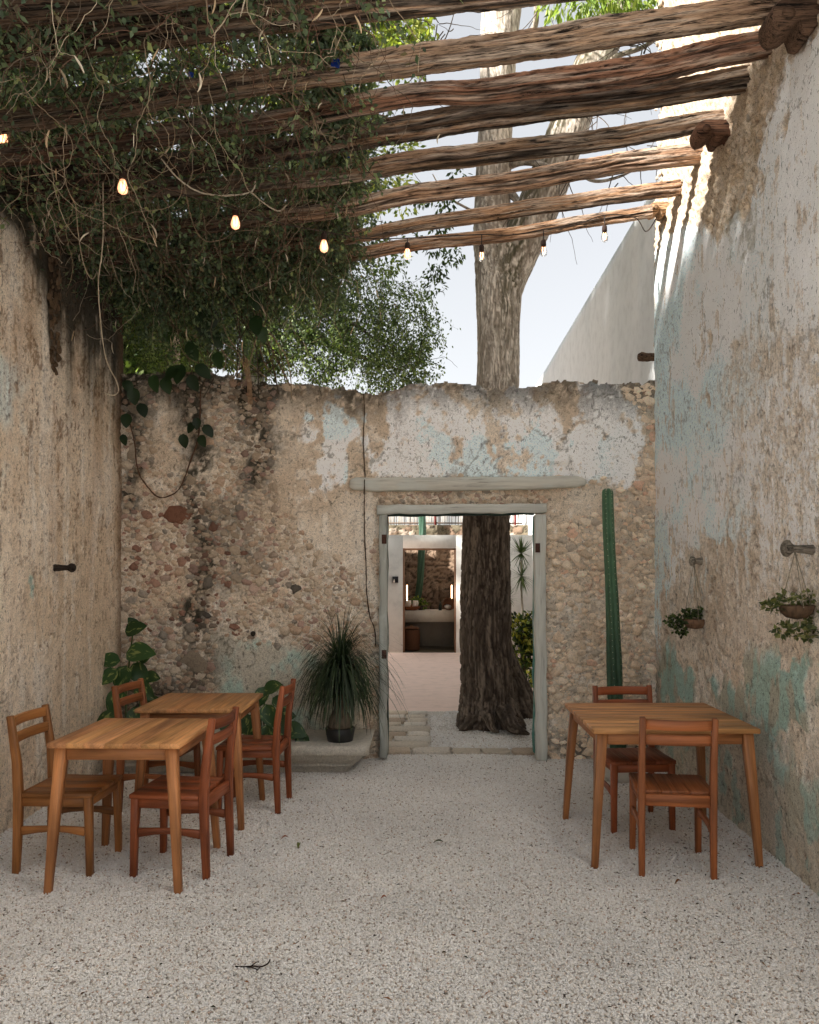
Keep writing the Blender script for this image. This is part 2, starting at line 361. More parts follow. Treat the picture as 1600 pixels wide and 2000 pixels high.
gravel('gravel', [(.03, 7.31), (3.2, 7.31), (3.2, 9.25), (.03, 9.25)], 9000, .009, .02, seed=3)
sheet('terrace_floor', -6, 2.2, 9.26, 15.75, .0, 'painted_plaster', srgb('#e0c6b8'))
# paving: each slab its own part
pv = sheet('stone_path', -3.2, 3.2, 7.085, 9.25, .004, 'gravel_bed', srgb('#8a7f72'))
pv['kind'] = 'structure'
def slab(x0, x1, y0, y1):
    j = lambda: random.uniform(-.016, .016); g = .009; h = random.uniform(.024, .034)
    b = [(x0+g+j(), y0+g+j()), ((x0+x1)/2, y0+g+j()), (x1-g+j(), y0+g+j()), (x1-g+j(), (y0+y1)/2), (x1-g+j(), y1-g+j()), ((x0+x1)/2, y1-g+j()), (x0+g+j(), y1-g+j()), (x0+g+j(), (y0+y1)/2)]
    c = np.mean(b, 0); V = [(x, y, 0.0) for x, y in b]+[(x, y, h-.006) for x, y in b]+[(c[0]+(x-c[0])*.95, c[1]+(y-c[1])*.93, h+random.uniform(-.002, .002)) for x, y in b]
    n = 8; Fs = [(i, (i+1) % n, (i+1) % n+n, i+n) for i in range(n)]+[(i+n, (i+1) % n+n, (i+1) % n+2*n, i+2*n) for i in range(n)]+[tuple(range(2*n, 3*n))]
    me = mesh('paver', V, Fs, MAT['rough_stone'], np.ones((len(V), 3)))
    c0 = srgb(random.choice(['#c9bcaa', '#bfae98', '#d2c8ba', '#b7a48f', '#cbb9a3'])); link('paver', me, pv, color=c0*random.uniform(.82, 1.05))
y = 7.09
for k, dy in enumerate([.20, .27, .24, .21, .26, .22, .25, .22, .24]):
    y1 = min(y+dy, 9.245); x = -1.25-random.uniform(0, .3); xe = 1.25 if k == 0 else .0+random.uniform(-.02, .05)
    while x < xe-.08:
        x1 = min(x+random.uniform(.24, .46), xe); x1 = xe if xe-x1 < .12 else x1
        slab(x, x1, y, y1); x = x1
    y = y1
# leaf litter
def litter():
    n = 1250; P = np.stack([rng.uniform(XL+.05, XR-.05, n), 7-4.3*rng.uniform(0, 1, n)**.8, (fbm(np.zeros(n), np.zeros(n), 300)*0)+rng.uniform(.014, .020, n)], -1)
    # more under the vine side and along the walls
    m = rng.uniform(0, 1, n) < .25; P[m, 0] = XR-.05-np.abs(rng.normal(0, .35, m.sum()))
    a = rng.uniform(0, 6.28, n); D = np.stack([np.cos(a), np.sin(a), rng.normal(0, .2, n)], -1); N = np.stack([rng.normal(0, .4, n), rng.normal(0, .4, n), np.ones(n)], -1)
    pal = np.array([srgb(c) for c in ('#2c2620', '#4a3728', '#3a3a26', '#6b5138', '#8a5d3e', '#1f1b18')]); c = pal[rng.integers(0, 6, n)]
    V, T, C = leaves(P, D, N, np.where(rng.uniform(0, 1, n) < .06, 1.9, 1)*rng.uniform(.009, .026, n), rng.uniform(.0015, .005, n), c, 1.2)
    o = link('leaf_litter', mesh('leaf_litter', V, T, MAT['leaf'], C)); o['kind'] = 'stuff'
litter()
def fallen(px, py, L, W, c, label, rz):
    X, Y, _ = at(px, py, 0); Y = F*H/(py-CY); X = (px-CX)*Y/F
    V = []; n = 7
    for i in range(n):
        t = i/(n-1); ww = W*math.sin(math.pi*min(1, t*.93+.03))**.8; z = .014+.012*math.sin(t*3)+.01*t
        V += [(t*L, -ww, z+ww*.7), (t*L, 0, z), (t*L, ww, z+ww*.7)]
    Fs = [(i*3+j, i*3+j+1, i*3+j+4, i*3+j+3) for i in range(n-1) for j in (0, 1)]
    o = link('fallen_leaf', mesh('fallen_leaf', V, Fs, MAT['leaf'], np.broadcast_to(c, (len(V), 3)), smooth=True)); o.location = (X, Y, 0); o.rotation_euler.z = rz
    tag(o, label, 'leaf', 'larger leaves fallen on the gravel')
fallen(548, 1645, .045, .010, srgb('#8a5034'), 'curled orange-brown leaf on the gravel right of the left tables', 0.2)
fallen(582, 1662, .055, .011, srgb('#5c6132'), 'curled olive green leaf on the gravel beside an orange-brown one', 1.5)
fallen(845, 1652, .065, .010, srgb('#3d4530'), 'dark green leaf alone on the open gravel before the doorway', -.2)
fallen(742, 1764, .035, .008, srgb('#8a5038'), 'small reddish leaf in the middle of the gravel floor', .1)
fallen(1318, 1733, .04, .009, srgb('#6b4a30'), 'brown leaf on the gravel in front of the right front chair', .3)
a = Acc(); Y0 = F*H/(1897-CY); X0 = (495-CX)*Y0/F
for pts, r in (([(-.075, .01, .014), (-.03, .0, .018), (.0, .002, .02), (.03, -.004, .02), (.055, .012, .024), (.06, .035, .03)], .003), ([(-.03, 0, .018), (.0, -.012, .02), (.02, -.02, .016)], .002), ([(.03, -.004, .02), (.02, -.035, .018)], .002), ([(-.01, .0, .02), (.01, .015, .03), (.02, .018, .028)], .002)):
    V, Fs = tube(catmull(pts, 12), r, 6); a.add(V, Fs, srgb('#2e2620'))
o = a.build('twig', MAT['bark']); o.location = (X0, Y0, 0); tag(o, 'small dark forked twig lying on the gravel in the foreground', 'twig')

# ---------------------------------------------------------------- ruined walls
def wall_mesh(name, U, Vv, to_world, normal, keep, disp, col, back, mat='wall_plaster'):
    """U,Vv 1-D grids; keep/disp/col on the vertex grid; back = vector the edges are carried along for thickness"""
    nu, nv = len(U), len(Vv); UU, VV = np.meshgrid(U, Vv, indexing='ij')
    P = to_world(UU.ravel(), VV.ravel())+np.asarray(normal)[None]*disp.ravel()[:, None]
    i = (np.arange(nu-1)[:, None]*nv+np.arange(nv-1)[None]); Q = np.stack([i, i+nv, i+nv+1, i+1], -1).reshape(-1, 4)
    kq = keep.ravel()[Q].all(1); Q = Q[kq]
    E = np.concatenate([Q[:, [0, 1]], Q[:, [1, 2]], Q[:, [2, 3]], Q[:, [3, 0]]]); k = np.sort(E, 1); key = k[:, 0].astype(np.int64)*10**7+k[:, 1]
    _, inv, cnt = np.unique(key, return_inverse=True, return_counts=True); B = E[cnt[inv] == 1]
    ub = np.unique(B); mp = {int(v): len(P)+n for n, v in enumerate(ub)}; S = P[ub]+np.asarray(back)[None]*(1+0*rng.uniform(-.1, .1, (len(ub), 1)))
    SK = np.array([(b, a_, mp[int(a_)], mp[int(b)]) for a_, b in B.tolist()]); P2 = np.vstack([P, S]); C = np.vstack([col, col[ub]])
    used = np.unique(np.concatenate([Q.ravel(), SK.ravel()])); re = np.full(len(P2), -1); re[used] = np.arange(len(used))
    return mesh(name, P2[used], [re[Q], re[SK]], MAT[mat], C[used])
BEI = srgb('#d4c7b6'); BEI2 = srgb('#c4b29d'); PALE = srgb('#e2d9cd'); WHITE = srgb('#f2f2f2'); BLUE = srgb('#cbe3e9'); TURQ = srgb('#9abab2'); GREY = srgb('#b3aa9c')
BRN = srgb('#6d5037'); MOLD = srgb('#2b2820'); DGR = srgb('#4a463a')
# stone variants shared by all rubble pieces
def stone_shape(seed, ang=True):
    r = np.random.default_rng(seed); n = 8; th = np.arange(n)*2*math.pi/n+r.uniform(-.33, .33, n)
    rad = r.uniform(.62, 1.2, n); asp = r.uniform(.48, .88)
    o = np.stack([np.cos(th)*rad, np.sin(th)*rad*asp], -1)
    tilt = r.uniform(-.2, .2, 2)
    V = [(x*1.06, y*1.06, -.30) for x, y in o]+[(x*.97, y*.97, .06+.7*(tilt[0]*x+tilt[1]*y)) for x, y in o]+[(x*.74+r.uniform(-.07, .07), y*.74+r.uniform(-.07, .07), .34+1.2*(tilt[0]*x+tilt[1]*y)+r.uniform(-.09, .09)) for x, y in o]+[(r.uniform(-.2, .2), r.uniform(-.15, .15), .36+r.uniform(-.06, .06))]
    Fs = [(i, (i+1) % n, (i+1) % n+n, i+n) for i in range(n)]+[(i+n, (i+1) % n+n, (i+1) % n+2*n, i+2*n) for i in range(n)]+[(i+2*n, (i+1) % n+2*n, 3*n) for i in range(n)]
    return np.array(V), Fs
SHAPES = [stone_shape(100+i) for i in range(16)]
SMESH = [mesh('stone', V, Fs, MAT['rough_stone'], np.ones((len(V), 3))) for V, Fs in SHAPES]
def place_stones(parent, pts, R, limit=300):
    """pts: list of (pos, radius, rot, color, shape, depthscale); R: 3x3 basis (x across, y up, z out of the wall)"""
    pts = sorted(pts, key=lambda p: -p[1]); acc = [[], [], [], 0]
    Bm = Matrix(R).transposed()
    for k, (pos, rad, rot, c, sh, dz) in enumerate(pts):
        if k < limit:
            o = link('stone', SMESH[sh], parent, color=c)
            M = Bm.to_4x4() @ Matrix.Rotation(rot, 4, 'Z') @ Matrix.Diagonal((rad, rad, rad*dz, 1)); M.translation = Vector(pos); o.matrix_world = M
            if parent.location.length > 0: o.matrix_world = M
        else:
            V, Fs = SHAPES[sh]; ca, sa = math.cos(rot), math.sin(rot)
            W = np.stack([V[:, 0]*ca-V[:, 1]*sa, V[:, 0]*sa+V[:, 1]*ca, V[:, 2]*dz], -1)*rad
            W = W @ np.array(R)+np.array(pos); acc[0].append(W); acc[1] += [tuple(i+acc[3] for i in f) for f in Fs]; acc[3] += len(W); acc[2].append(np.broadcast_to(c, (len(W), 3)))
    if acc[3]:
        o = link('small_stones', mesh('small_stones', np.concatenate(acc[0]), acc[1], MAT['rough_stone'], np.concatenate(acc[2])), parent, color=(1, 1, 1)); o['kind'] = 'stuff'
def scatter(cands, gap=.86):
    """greedy packing of (x,y,r)"""
    cell = .12; g = {}; out = []
    for x, y_, r in cands:
        ci, cj = int(x//cell), int(y_//cell); ok = True
        for a_ in (-1, 0, 1):
            for b in (-1, 0, 1):
                for (x2, y2, r2) in g.get((ci+a_, cj+b), ()):
                    if (x-x2)**2+((y_-y2)*1.2)**2 < (gap*(r+r2))**2: ok = False; break
                if not ok: break
            if not ok: break
        if ok: g.setdefault((ci, cj), []).append((x, y_, r)); out.append((x, y_, r))
    return out
# ---- back wall -------------------------------------------------------------
def topline(px):
    xs = [200, 240, 300, 400, 470, 500, 560, 600, 660, 700, 740, 770, 800, 860, 900, 960, 1000, 1060, 1130, 1200, 1262, 1290, 1400]
    ys = [722, 728, 728, 726, 735, 746, 749, 749, 757, 763, 769, 762, 751, 749, 747, 757, 757, 749, 745, 747, 748, 742, 742]
    return np.interp(px, xs, ys)
back = empty('ruined_wall', (0, 0, 0), 0, 'ruined rubble wall at the back of the courtyard, with the doorway in it', 'wall')
def back_masks(px, py):
    wx = px+(fbm(px/26, py/26, 1)-.5)*42; wy = py+(fbm(px/26, py/26, 2)-.5)*42
    P1 = poly(wx, wy, [(700, 770), (800, 755), (1000, 740), (1195, 740), (1222, 765), (1250, 800), (1262, 850), (1258, 890), (1240, 940), (1215, 962), (1175, 935), (1140, 933), (690, 940), (600, 960), (560, 900), (560, 820), (600, 790)], 5)
    smooth = poly(wx, wy, [(540, 760), (720, 740), (735, 1010), (738, 1180), (700, 1120), (640, 1085), (560, 1010), (535, 900)], 10)
    teal = poly(wx, wy, [(425, 1240), (480, 1245), (560, 1262), (640, 1275), (690, 1300), (715, 1520), (430, 1520), (418, 1350)], 5)
    smooth2 = poly(wx, wy, [(300, 760), (350, 765), (430, 900), (425, 950), (300, 930), (290, 800)], 12)*.7
    grn = poly(wx, wy, [(1066, 950), (1175, 940), (1190, 1010), (1150, 1010), (1066, 1030)], 12)*.8
    plaster = np.maximum.reduce([P1, smooth, teal, smooth2*.9, grn*.8])
    return P1, smooth, teal, smooth2, plaster, wx, wy
U = np.arange(XL-.10, XR+.08, .0115); Vz = np.arange(0-.02, 3.34, .0115)
UU, ZZ = np.meshgrid(U, Vz, indexing='ij'); u = UU.ravel(); z = ZZ.ravel()
px = CX+u*F/YB; py = CY-(z-H)*F/YB
P1, smo, teal, smo2, pl, wx, wy = back_masks(px, py)
f_a = fbm(u*3, z*3, 5); f_b = fbm(u*14, z*14, 6); f_c = fbm(u*45, z*45, 7, 3)
pxw = px+(fbm(u*30, z*30, 8, 4)-.5)*16; pyw = py+(fbm(u*30, z*30, 9, 4)-.5)*16; P1, smo, teal, smo2, pl, wx, wy = back_masks(pxw, pyw)
vc = fbm(u*11, z*1.6, 8)
v1, v2, cid = vor(u*17, z*21, 3)
col = mixc(np.broadcast_to(BEI, (len(u), 3)).copy(), BEI2, ss(.35, .7, f_a)); col = mixc(col, PALE, ss(.56, .72, f_b)*.7)
rub = 1-pl
col = mixc(col, GREY, rub*ss(.5, .75, fbm(u*6, z*6, 33))*.5)
# white and pale blue paint over the door
fd = (f_c-.5)*.10+(f_b-.5)*.10; wmask = P1*ss(.41, .46, fd+fbm(u*5, z*3.2, 41, 5)+.10*ss(690, 800, px)-.16*ss(720, 560, px)-.10*ss(830, 770, py))*ss(.2, .4, f_b)
col = mixc(col, WHITE*.95, wmask*.9); col = mixc(col, BLUE, wmask*ss(.46, .56, fd+fbm(u*3.1, z*2.4, 43, 5))*.6*ss(1240, 1120, px))
col = mixc(col, WHITE, ss(.60, .66, fbm(u*7, z*4, 44))*poly(wx, wy, [(585, 840), (690, 830), (680, 960), (600, 970)], 12)*.8)
col = mixc(col, TURQ, teal*ss(.42, .68, fbm(u*7, z*5, 45))*.75); col = mixc(col, srgb('#aaa698'), teal*(1-ss(.42, .68, fbm(u*7, z*5, 45)))*.7)
col = mixc(col, PALE*.9, poly(wx, wy, [(690, 960), (735, 960), (738, 1300), (715, 1200), (690, 1100)], 10)*.4)
# mould creeping down from the top and in old runnels
dt = py-topline(px); run = fbm(u*9, z*.9, 51)
m = ss(610, 520, px)*.35+ss(560, 480, px)*0+.65; m = m*ss(1.0, .0, dt/(44+125*run*(.55+ss(640, 300, px)*.9+ss(1000, 1250, px)*.35)))
col = mixc(col, MOLD, np.clip(m*1.25, 0, 1)*ss(.22, .5, f_b*.5+f_c*.5)*.92)
for (cx_, cy0, cy1, wd, st) in ((262, 720, 1000, 22, .75), (380, 760, 1010, 28, .8), (393, 990, 1230, 26, .8), (500, 740, 960, 34, .9), (455, 980, 1140, 40, .55), (380, 1180, 1345, 50, .65), (700, 760, 810, 26, .6), (300, 1340, 1500, 90, .8), (600, 1430, 1520, 200, .5), (1270, 1400, 1500, 40, .7), (1130, 1440, 1500, 80, .6)):
    mm = np.exp(-((wx-cx_-14*np.sin(py/33.))/wd)**2)*ss(cy0-30, cy0+20, wy)*ss(cy1+40, cy1-20, wy)
    col = mixc(col, MOLD*1.3, np.clip(mm*st*1.25*ss(.32, .52, f_b*.6+f_c*.4), 0, .95))
ckl = ss(.010, .003, np.abs(fbm(u*1.7, z*1.7, 95, 6)-.5))*pl; col = mixc(col, DGR, ckl*.55)
col = mixc(col, BRN, ss(.62, .75, vc)*.35*ss(1200, 900, py)*ss(.45, .6, f_c))
# fine stone grit read as small chips in the mortar
chip = rub*(v1 < .33)*(cid > .55)
crack = ss(.10, .02, v2-v1)*rub
col = mixc(col, srgb('#b58b72'), chip*(cid > .86)*.5); col = mixc(col, srgb('#b5a58e'), chip*(cid <= .86)*.4); col = mixc(col, DGR, crack*.22)
disp = .012*pl+.006*(f_a-.5)*2+.010*(f_b-.5)+.007*(f_c-.5)*(1-.6*pl)
disp += rub*(.010*ss(.5, .15, v1)*(cid > .3)-.012*ss(.12, .0, v2-v1))
disp += -.05*poly(px, py, [(1075, 905), (1115, 905), (1125, 932), (1078, 934)], 6)
keep = (py > topline(px)+(fbm(u*18, z*0+2, 61)-.5)*16)
door = (px > 748) & (px < 1058) & (py > 996); keep &= ~door
me = wall_mesh('wall', U, Vz, lambda a_, b: np.stack([a_, np.full_like(a_, YB), b], -1), (0, -1, 0), keep.reshape(UU.shape), disp.reshape(UU.shape), col, (0, .42, 0))
link('wall_face', me, back)
# stones packed in the rubble zones
def pxy(x, z_): return CX+x*F/YB, CY-(z_-H)*F/YB
cand = []
n = 60000; cx = rng.uniform(XL+.02, XR-.02, n); cz = rng.uniform(.01, 3.2, n); qx, qy = pxy(cx, cz)
q = back_masks(qx, qy); plq = q[4]; tl = topline(qx); smear = fbm(cx*3.1, cz*3.6, 401, 5)
for i in range(n):
    X_, Y_ = qx[i], qy[i]
    if Y_ < tl[i]+6 or (738 < X_ < 1068 and Y_ > 985) or plq[i] > .45: continue
    if 700 < X_ < 1080 and 945 > Y_ > 930: continue
    right = X_ > 1066
    if smear[i] > (.54 if right else .59) and random.random() < .9: continue
    base = .0235 if right else .020
    r = base*random.choice((.5, .6, .7, .85, 1, 1.15, 1.5, 2.1 if random.random() < .3 else 1.2))*random.uniform(.85, 1.15)
    if 700 < X_ < 1070 and 955 < Y_ < 990: r = .02*random.uniform(.7, 1.4)
    if not right and 520 < X_ < 740 and random.random() < .35: continue
    if not right and X_ < 520 and Y_ < 960 and random.random() < .5: continue
    cand.append((cx[i], cz[i], r))
first = [(at(345, 1002, YB)[0], at(345, 1002, YB)[2], .098), (at(383, 1292, YB)[0], at(383, 1292, YB)[2], .125), (at(265, 800, YB)[0], at(265, 800, YB)[2], .06), (at(578, 1150, YB)[0], at(578, 1150, YB)[2], .045), (at(312, 1085, YB)[0], at(312, 1085, YB)[2], .05), (at(1268, 785, YB)[0], at(1268, 785, YB)[2], .05), (at(1245, 760, YB)[0], at(1245, 762, YB)[2], .04), (at(1090, 1245, YB)[0], at(1090, 1245, YB)[2], .05)]
cand.sort(key=lambda c: -c[2]*random.uniform(.7, 1.0))
pk = scatter(first+cand, .84)
cols_l = ['#bfac95', '#b5a18a', '#c4b29c', '#ad9a84', '#cdbda8', '#b0998a', '#a58a7c', '#a29180', '#b89c85', '#958b7e', '#c2b19b', '#bba28b', '#c6b49e', '#c0ae98']
cols_r = ['#cfbda6', '#c8b69f', '#d5c6b1', '#c4b099', '#ccb39b', '#c8b7a2', '#b8a690', '#cbbba6', '#be9f89', '#a69a8b', '#d2c2ad', '#cdbba5', '#d0bfa9', '#cab8a2']
pts = []
for k, (x, z_, r) in enumerate(pk):
    X_, Y_ = pxy(x, z_); c = srgb(random.choice(cols_r if X_ > 1066 else cols_l))*random.uniform(.9, 1.1)*(1.36 if X_ > 1066 else 1.12)*np.array([1, 1, 1.01])
    if k == 0: c = srgb('#7d5846')
    elif k == 1: c = srgb('#a39482')
    elif k == 3: c = srgb('#5f5850')
    if X_ < 1060 and 1000 < Y_ < 1250 and 230 < X_ < 480 and random.random() < .22: c = srgb(random.choice(['#a07c6c', '#a68472', '#937263', '#8d6a5a']))
    for (mx_, ma, mb, mw, ms_) in ((262, 720, 1000, 22, .5), (380, 760, 1010, 28, .55), (393, 990, 1230, 26, .6), (500, 740, 960, 34, .6), (455, 980, 1140, 40, .35), (380, 1180, 1345, 50, .5), (300, 1340, 1500, 90, .6), (600, 1430, 1520, 200, .3)):
        if ma < Y_ < mb: c = c*(1-ms_*math.exp(-((X_-mx_)/mw)**2)*random.uniform(.4, 1.25))
    if X_ > 1066: dzr = 1.25
    else: dzr = 1.15
    if X_ < 560 and Y_ < 790: c = c*random.uniform(.4, .8)
    pts.append(((x, YB+.002-random.uniform(0, .012), z_), r*1.14, random.uniform(-.5, .5)+random.choice((0, math.pi)), c, random.randrange(16), dzr*random.choice((.3, .45, .6, .8, 1.0))*random.uniform(.85, 1.1) if r < .09 else .26))
# loose stones lying along the broken top
for x in np.arange(XL+.05, XR, .055):
    X_ = CX+x*F/YB; zt = H-(topline(X_)-CY)/F*YB
    dens = .6 if (600 < X_ < 800 or X_ < 480 or X_ > 1245) else .12
    if random.random() < dens: pts.append(((x, YB+random.uniform(.0, .12), zt+random.uniform(-.03, .015)), random.uniform(.015, .04), random.uniform(0, 6), srgb(random.choice(['#c4b5a1', '#b3a593', '#9d9283', '#887c6c']))*random.uniform(.7, 1), random.randrange(16), .8))
place_stones(back, pts, [(1, 0, 0), (0, 0, 1), (0, -1, 0)])
# ---- side walls ------------------------------------------------------------
def side(Xw, sgn, Yg, Zg, paint, name, label, ztop, backv):
    UU, ZZ = np.meshgrid(Yg, Zg, indexing='ij'); yv = UU.ravel(); zv = ZZ.ravel()
    px = CX+Xw*F/np.maximum(yv, .8); py = CY-(zv-H)*F/np.maximum(yv, .8)
    col, disp, keep = paint(yv, zv, px, py)
    me = wall_mesh('wall_face', Yg, Zg, lambda a_, b: np.stack([np.full_like(a_, Xw), a_, b], -1), (-sgn, 0, 0), keep.reshape(UU.shape), disp.reshape(UU.shape), col, backv)
    root = empty('ruined_wall', (0, 0, 0), 0, label, 'wall'); link('wall_face', me, root); return root
def paint_left(y, z, px, py):
    f_a = fbm(y*2.2, z*2.2, 71); f_b = fbm(y*12, z*12, 72); f_c = fbm(y*42, z*42, 73, 3); st = fbm(y*13, z*1.3, 74); st2 = fbm(y*30, z*4.5, 75)
    wx = px+(f_b-.5)*30; wy = py+(f_a-.5)*70
    col = mixc(np.broadcast_to(srgb('#cbb9a3'), (len(y), 3)).copy(), srgb('#d7c9b7'), ss(.35, .65, f_a))
    col = mixc(col, srgb('#cfc3b4'), ss(.5, .75, st)*.6); col = mixc(col, BLUE*.85, ss(.45, .62, f_a)*poly(wx, wy, [(-40, 700), (45, 720), (50, 900), (0, 960), (-60, 950)], 14)*.55)
    col = mixc(col, TURQ*.9, poly(wx, wy, [(56, 1118), (70, 1118), (70, 1156), (56, 1158)], 3)*.8)
    up = ss(1350, 900, py); col = mixc(col, BRN, ss(.53, .58, st2*.55+f_c*.45)*ss(.42, .54, f_b)*(.30+.42*up)); col = mixc(col, PALE, ss(.56, .60, st*.5+f_b*.3+f_c*.2)*.6)
    col = mixc(col, srgb('#a58565'), ss(.5, .75, fbm(y*6, z*1, 76))*.35*up)
    dt = 3.9-z; m = ss(1, 0, dt/(.16+2.2*fbm(y*7, z*.35, 77)*ss(5.05, 5.9, y)+.1)); col = mixc(col, MOLD, np.clip(m*1.45, 0, .95)*ss(.12, .4, f_b*.4+st*.6))
    g = np.exp(-((px-108-18*(fbm(z*3, z*0, 78)-.5))/11)**2)*ss(735, 690, py)*ss(.25, .45, f_b+.2)
    col = mixc(col, srgb('#3b2d20'), g*.7); edge = ss(6.75, 6.92, y); col = mixc(col, BRN*.8, edge*.6)
    low = ss(1250, 1450, py)*ss(.4, .6, f_b)*.35; col = mixc(col, GREY*.9, low)
    pits = ss(.36, .26, f_c)*ss(.42, .62, f_b); col = mixc(col, srgb('#54402e'), pits*.6)
    disp = .03*(f_a-.5)+.016*(f_b-.5)+.008*(f_c-.5)-pits*.006-g*.03+.006*(st2-.5)
    keep = (z < 3.90+.06*(fbm(y*5, y*0, 79)-.5)-.12*ss(6.3, 6.9, y))
    return col, disp, keep
Yl = np.concatenate([np.linspace(.1, 4.3, 26), np.arange(4.32, YB+.03, .0115)]); Zl = np.arange(-.02, 4.0, .0125)
left = side(XL, -1, Yl, Zl, paint_left, 'left', 'tall tan plaster wall on the left with brown streaks and black mould at its top', 3.9, (-.45, 0, 0))
def paint_right(y, z, px, py):
    f_a = fbm(y*2.2, z*2.2, 81); f_b = fbm(y*12, z*12, 82); f_c = fbm(y*42, z*42, 83, 3); st = fbm(y*16, z*1.8, 84); st2 = fbm(y*34, z*5, 85)
    wx = px+(fbm(y*7, z*5, 86, 6)-.5)*80; wy = py+(fbm(y*7, z*5, 87, 6)-.5)*100
    rough = np.maximum.reduce([
        poly(wx, wy, [(1270, -400), (1270, 520), (1300, 480), (1345, 430), (1400, 470), (1440, 440), (1475, 370), (1510, 250), (1545, 120), (1620, 30), (1900, -100), (2200, -900)], 9),
        poly(wx, wy, [(1440, 700), (1500, 660), (1580, 640), (1660, 700), (1660, 1230), (1440, 1230), (1420, 1100), (1450, 900), (1425, 740)], 40)*(.15+.8*ss(.45, .50, f_b*.4+st*.4+f_c*.2)),
        poly(wx, wy, [(1340, 1060), (1480, 1050), (1700, 1150), (1720, 1390), (1560, 1330), (1470, 1250), (1380, 1330), (1300, 1260), (1290, 1180)], 5),
        poly(wx, wy, [(1376, 635), (1388, 690), (1378, 700), (1362, 700)], 4), poly(wx, wy, [(1392, 760), (1396, 800), (1374, 800)], 4), poly(wx, wy, [(1375, 810), (1379, 820), (1352, 890), (1346, 892)], 4),
        poly(wx, wy, [(1425, 680), (1450, 680), (1452, 710), (1430, 720)], 5)])
    lower = ss(1235, 1290, wy)
    col = mixc(np.broadcast_to(WHITE*.97, (len(y), 3)).copy(), BLUE, ss(.35, .62, f_a)*.75*ss(1560, 1350, px)+.0*f_a)
    col = mixc(col, BEI, ss(.58, .61, st2*.5+f_b*.35+f_c*.15+.05*ss(700, 1250, py)-.05*ss(1480, 1380, px)*ss(1150, 1000, py))*(.4+.5*ss(600, 1200, py))); col = mixc(col, BEI2, ss(.62, .7, st)*ss(.45, .6, f_b)*.6)
    band = ss(760, 560, py); rc = mixc(mixc(np.broadcast_to(srgb('#d3c8ba'), (len(y), 3)).copy(), srgb('#c2b4a3'), ss(.4, .65, f_a)), PALE, ss(.5, .65, f_b)*.8)
    rc = mixc(rc, srgb('#bba78d'), band*(.35+.5*ss(.42, .55, f_b))); strk = ss(.55, .58, st*.7+f_c*.3)*ss(1300, 1000, py)*ss(600, 800, py)
    rough = rough*(1-.8*strk); col = col*(1-rough[:, None])+rc*rough[:, None]
    lc = mixc(mixc(np.broadcast_to(PALE*.98, (len(y), 3)).copy(), BEI, ss(.42, .6, f_b)), srgb('#cfc9be'), ss(.5, .7, f_a)*.6)
    tq = np.maximum.reduce([poly(wx, wy, [(1298, 1240), (1318, 1262), (1352, 1300), (1356, 1372), (1300, 1372), (1292, 1300)], 3), poly(wx, wy, [(1465, 1270), (1495, 1236), (1530, 1300), (1590, 1300), (1590, 1390), (1540, 1440), (1480, 1420), (1462, 1340)], 3), poly(wx, wy, [(1380, 1330), (1460, 1345), (1470, 1400), (1520, 1450), (1480, 1500), (1420, 1400)], 9), poly(wx, wy, [(1500, 1480), (1600, 1520), (1600, 1600), (1540, 1600)], 14)*.7])
    greyed = poly(wx, wy, [(1290, 1380), (1500, 1420), (1640, 1600), (1700, 1900), (1500, 1760), (1380, 1600), (1285, 1520)], 30)
    tcol = mixc(np.broadcast_to(srgb('#a8a99a'), (len(y), 3)).copy(), TURQ*.98, ss(.46, .54, fbm(y*9, z*3.5, 88, 5))); lc = mixc(lc, srgb('#aea797'), greyed*.7); lc = mixc(lc, TURQ*.9, greyed*ss(.56, .60, fbm(y*8, z*5, 89, 5))*.6)
    lc = lc*(1-tq[:, None]*.9)+tcol*tq[:, None]*.9
    col = col*(1-lower[:, None])+lc*lower[:, None]
    col = mixc(col, srgb('#94806a'), rough*ss(.36, .26, f_c)*.4*(1-lower)); col = mixc(col, BRN, ss(.6, .66, f_c)*ss(.5, .6, f_b)*(.22+.25*rough))
    gm = poly(wx, wy, [(1430, 420), (1475, 400), (1470, 480), (1440, 520)], 10); col = mixc(col, srgb('#8b8570'), gm*.6*ss(.3, .5, f_b))
    c2 = ss(1296, 1284, px)*ss(1220, 1360, py); col = mixc(col, DGR, c2*.6); hi_ = ss(3.9, 4.5, z)*rough; col = mixc(col, srgb('#a8957f'), hi_*.75); ckl = ss(.009, .003, np.abs(fbm(y*1.6, z*1.6, 96, 6)-.5)); col = mixc(col, DGR, ckl*.4)
    rg = np.clip(rough+lower*(1-tq), 0, 1)
    v1, v2, cid = vor(y*16, z*16, 8)
    disp = .028*(f_a-.5)+.012*(f_b-.5)*(.4+1.2*rg)+.009*(f_c-.5)*(.3+rg)+.010*(1-rg)-.012*rough*ss(.1, 0, v2-v1)*ss(600, 400, py)+rough*.014*ss(.5, .1, v1)*ss(650, 450, py)
    big = fbm(y*5, z*5, 90); disp += rough*.05*(big-.5)*ss(560, 420, py)
    pits = ss(.34, .24, fbm(y*20, z*20, 91)); disp -= pits*.02*rg; col = mixc(col, BRN, pits*rg*.5)
    # the wall steps back a little above the beams
    disp -= .05*ss(4.75, 4.85, z+.05*(f_b-.5))
    keep = (y < YB+.02+.05*(fbm(z*9, z*0, 92)-.5)*ss(3.0, 3.3, z))
    return col, disp, keep
Yr = np.concatenate([np.linspace(.9, 3.5, 30), np.arange(3.52, YB+.06, .0115)]); Zr = np.concatenate([np.arange(-.02, 5.0, .0125), np.arange(5.0, 7.0, .02)])
right = side(XR, 1, Yr, Zr, paint_right, 'right', 'very tall right-hand wall of flaking white and pale blue plaster', 7, (.55, 0, 0))
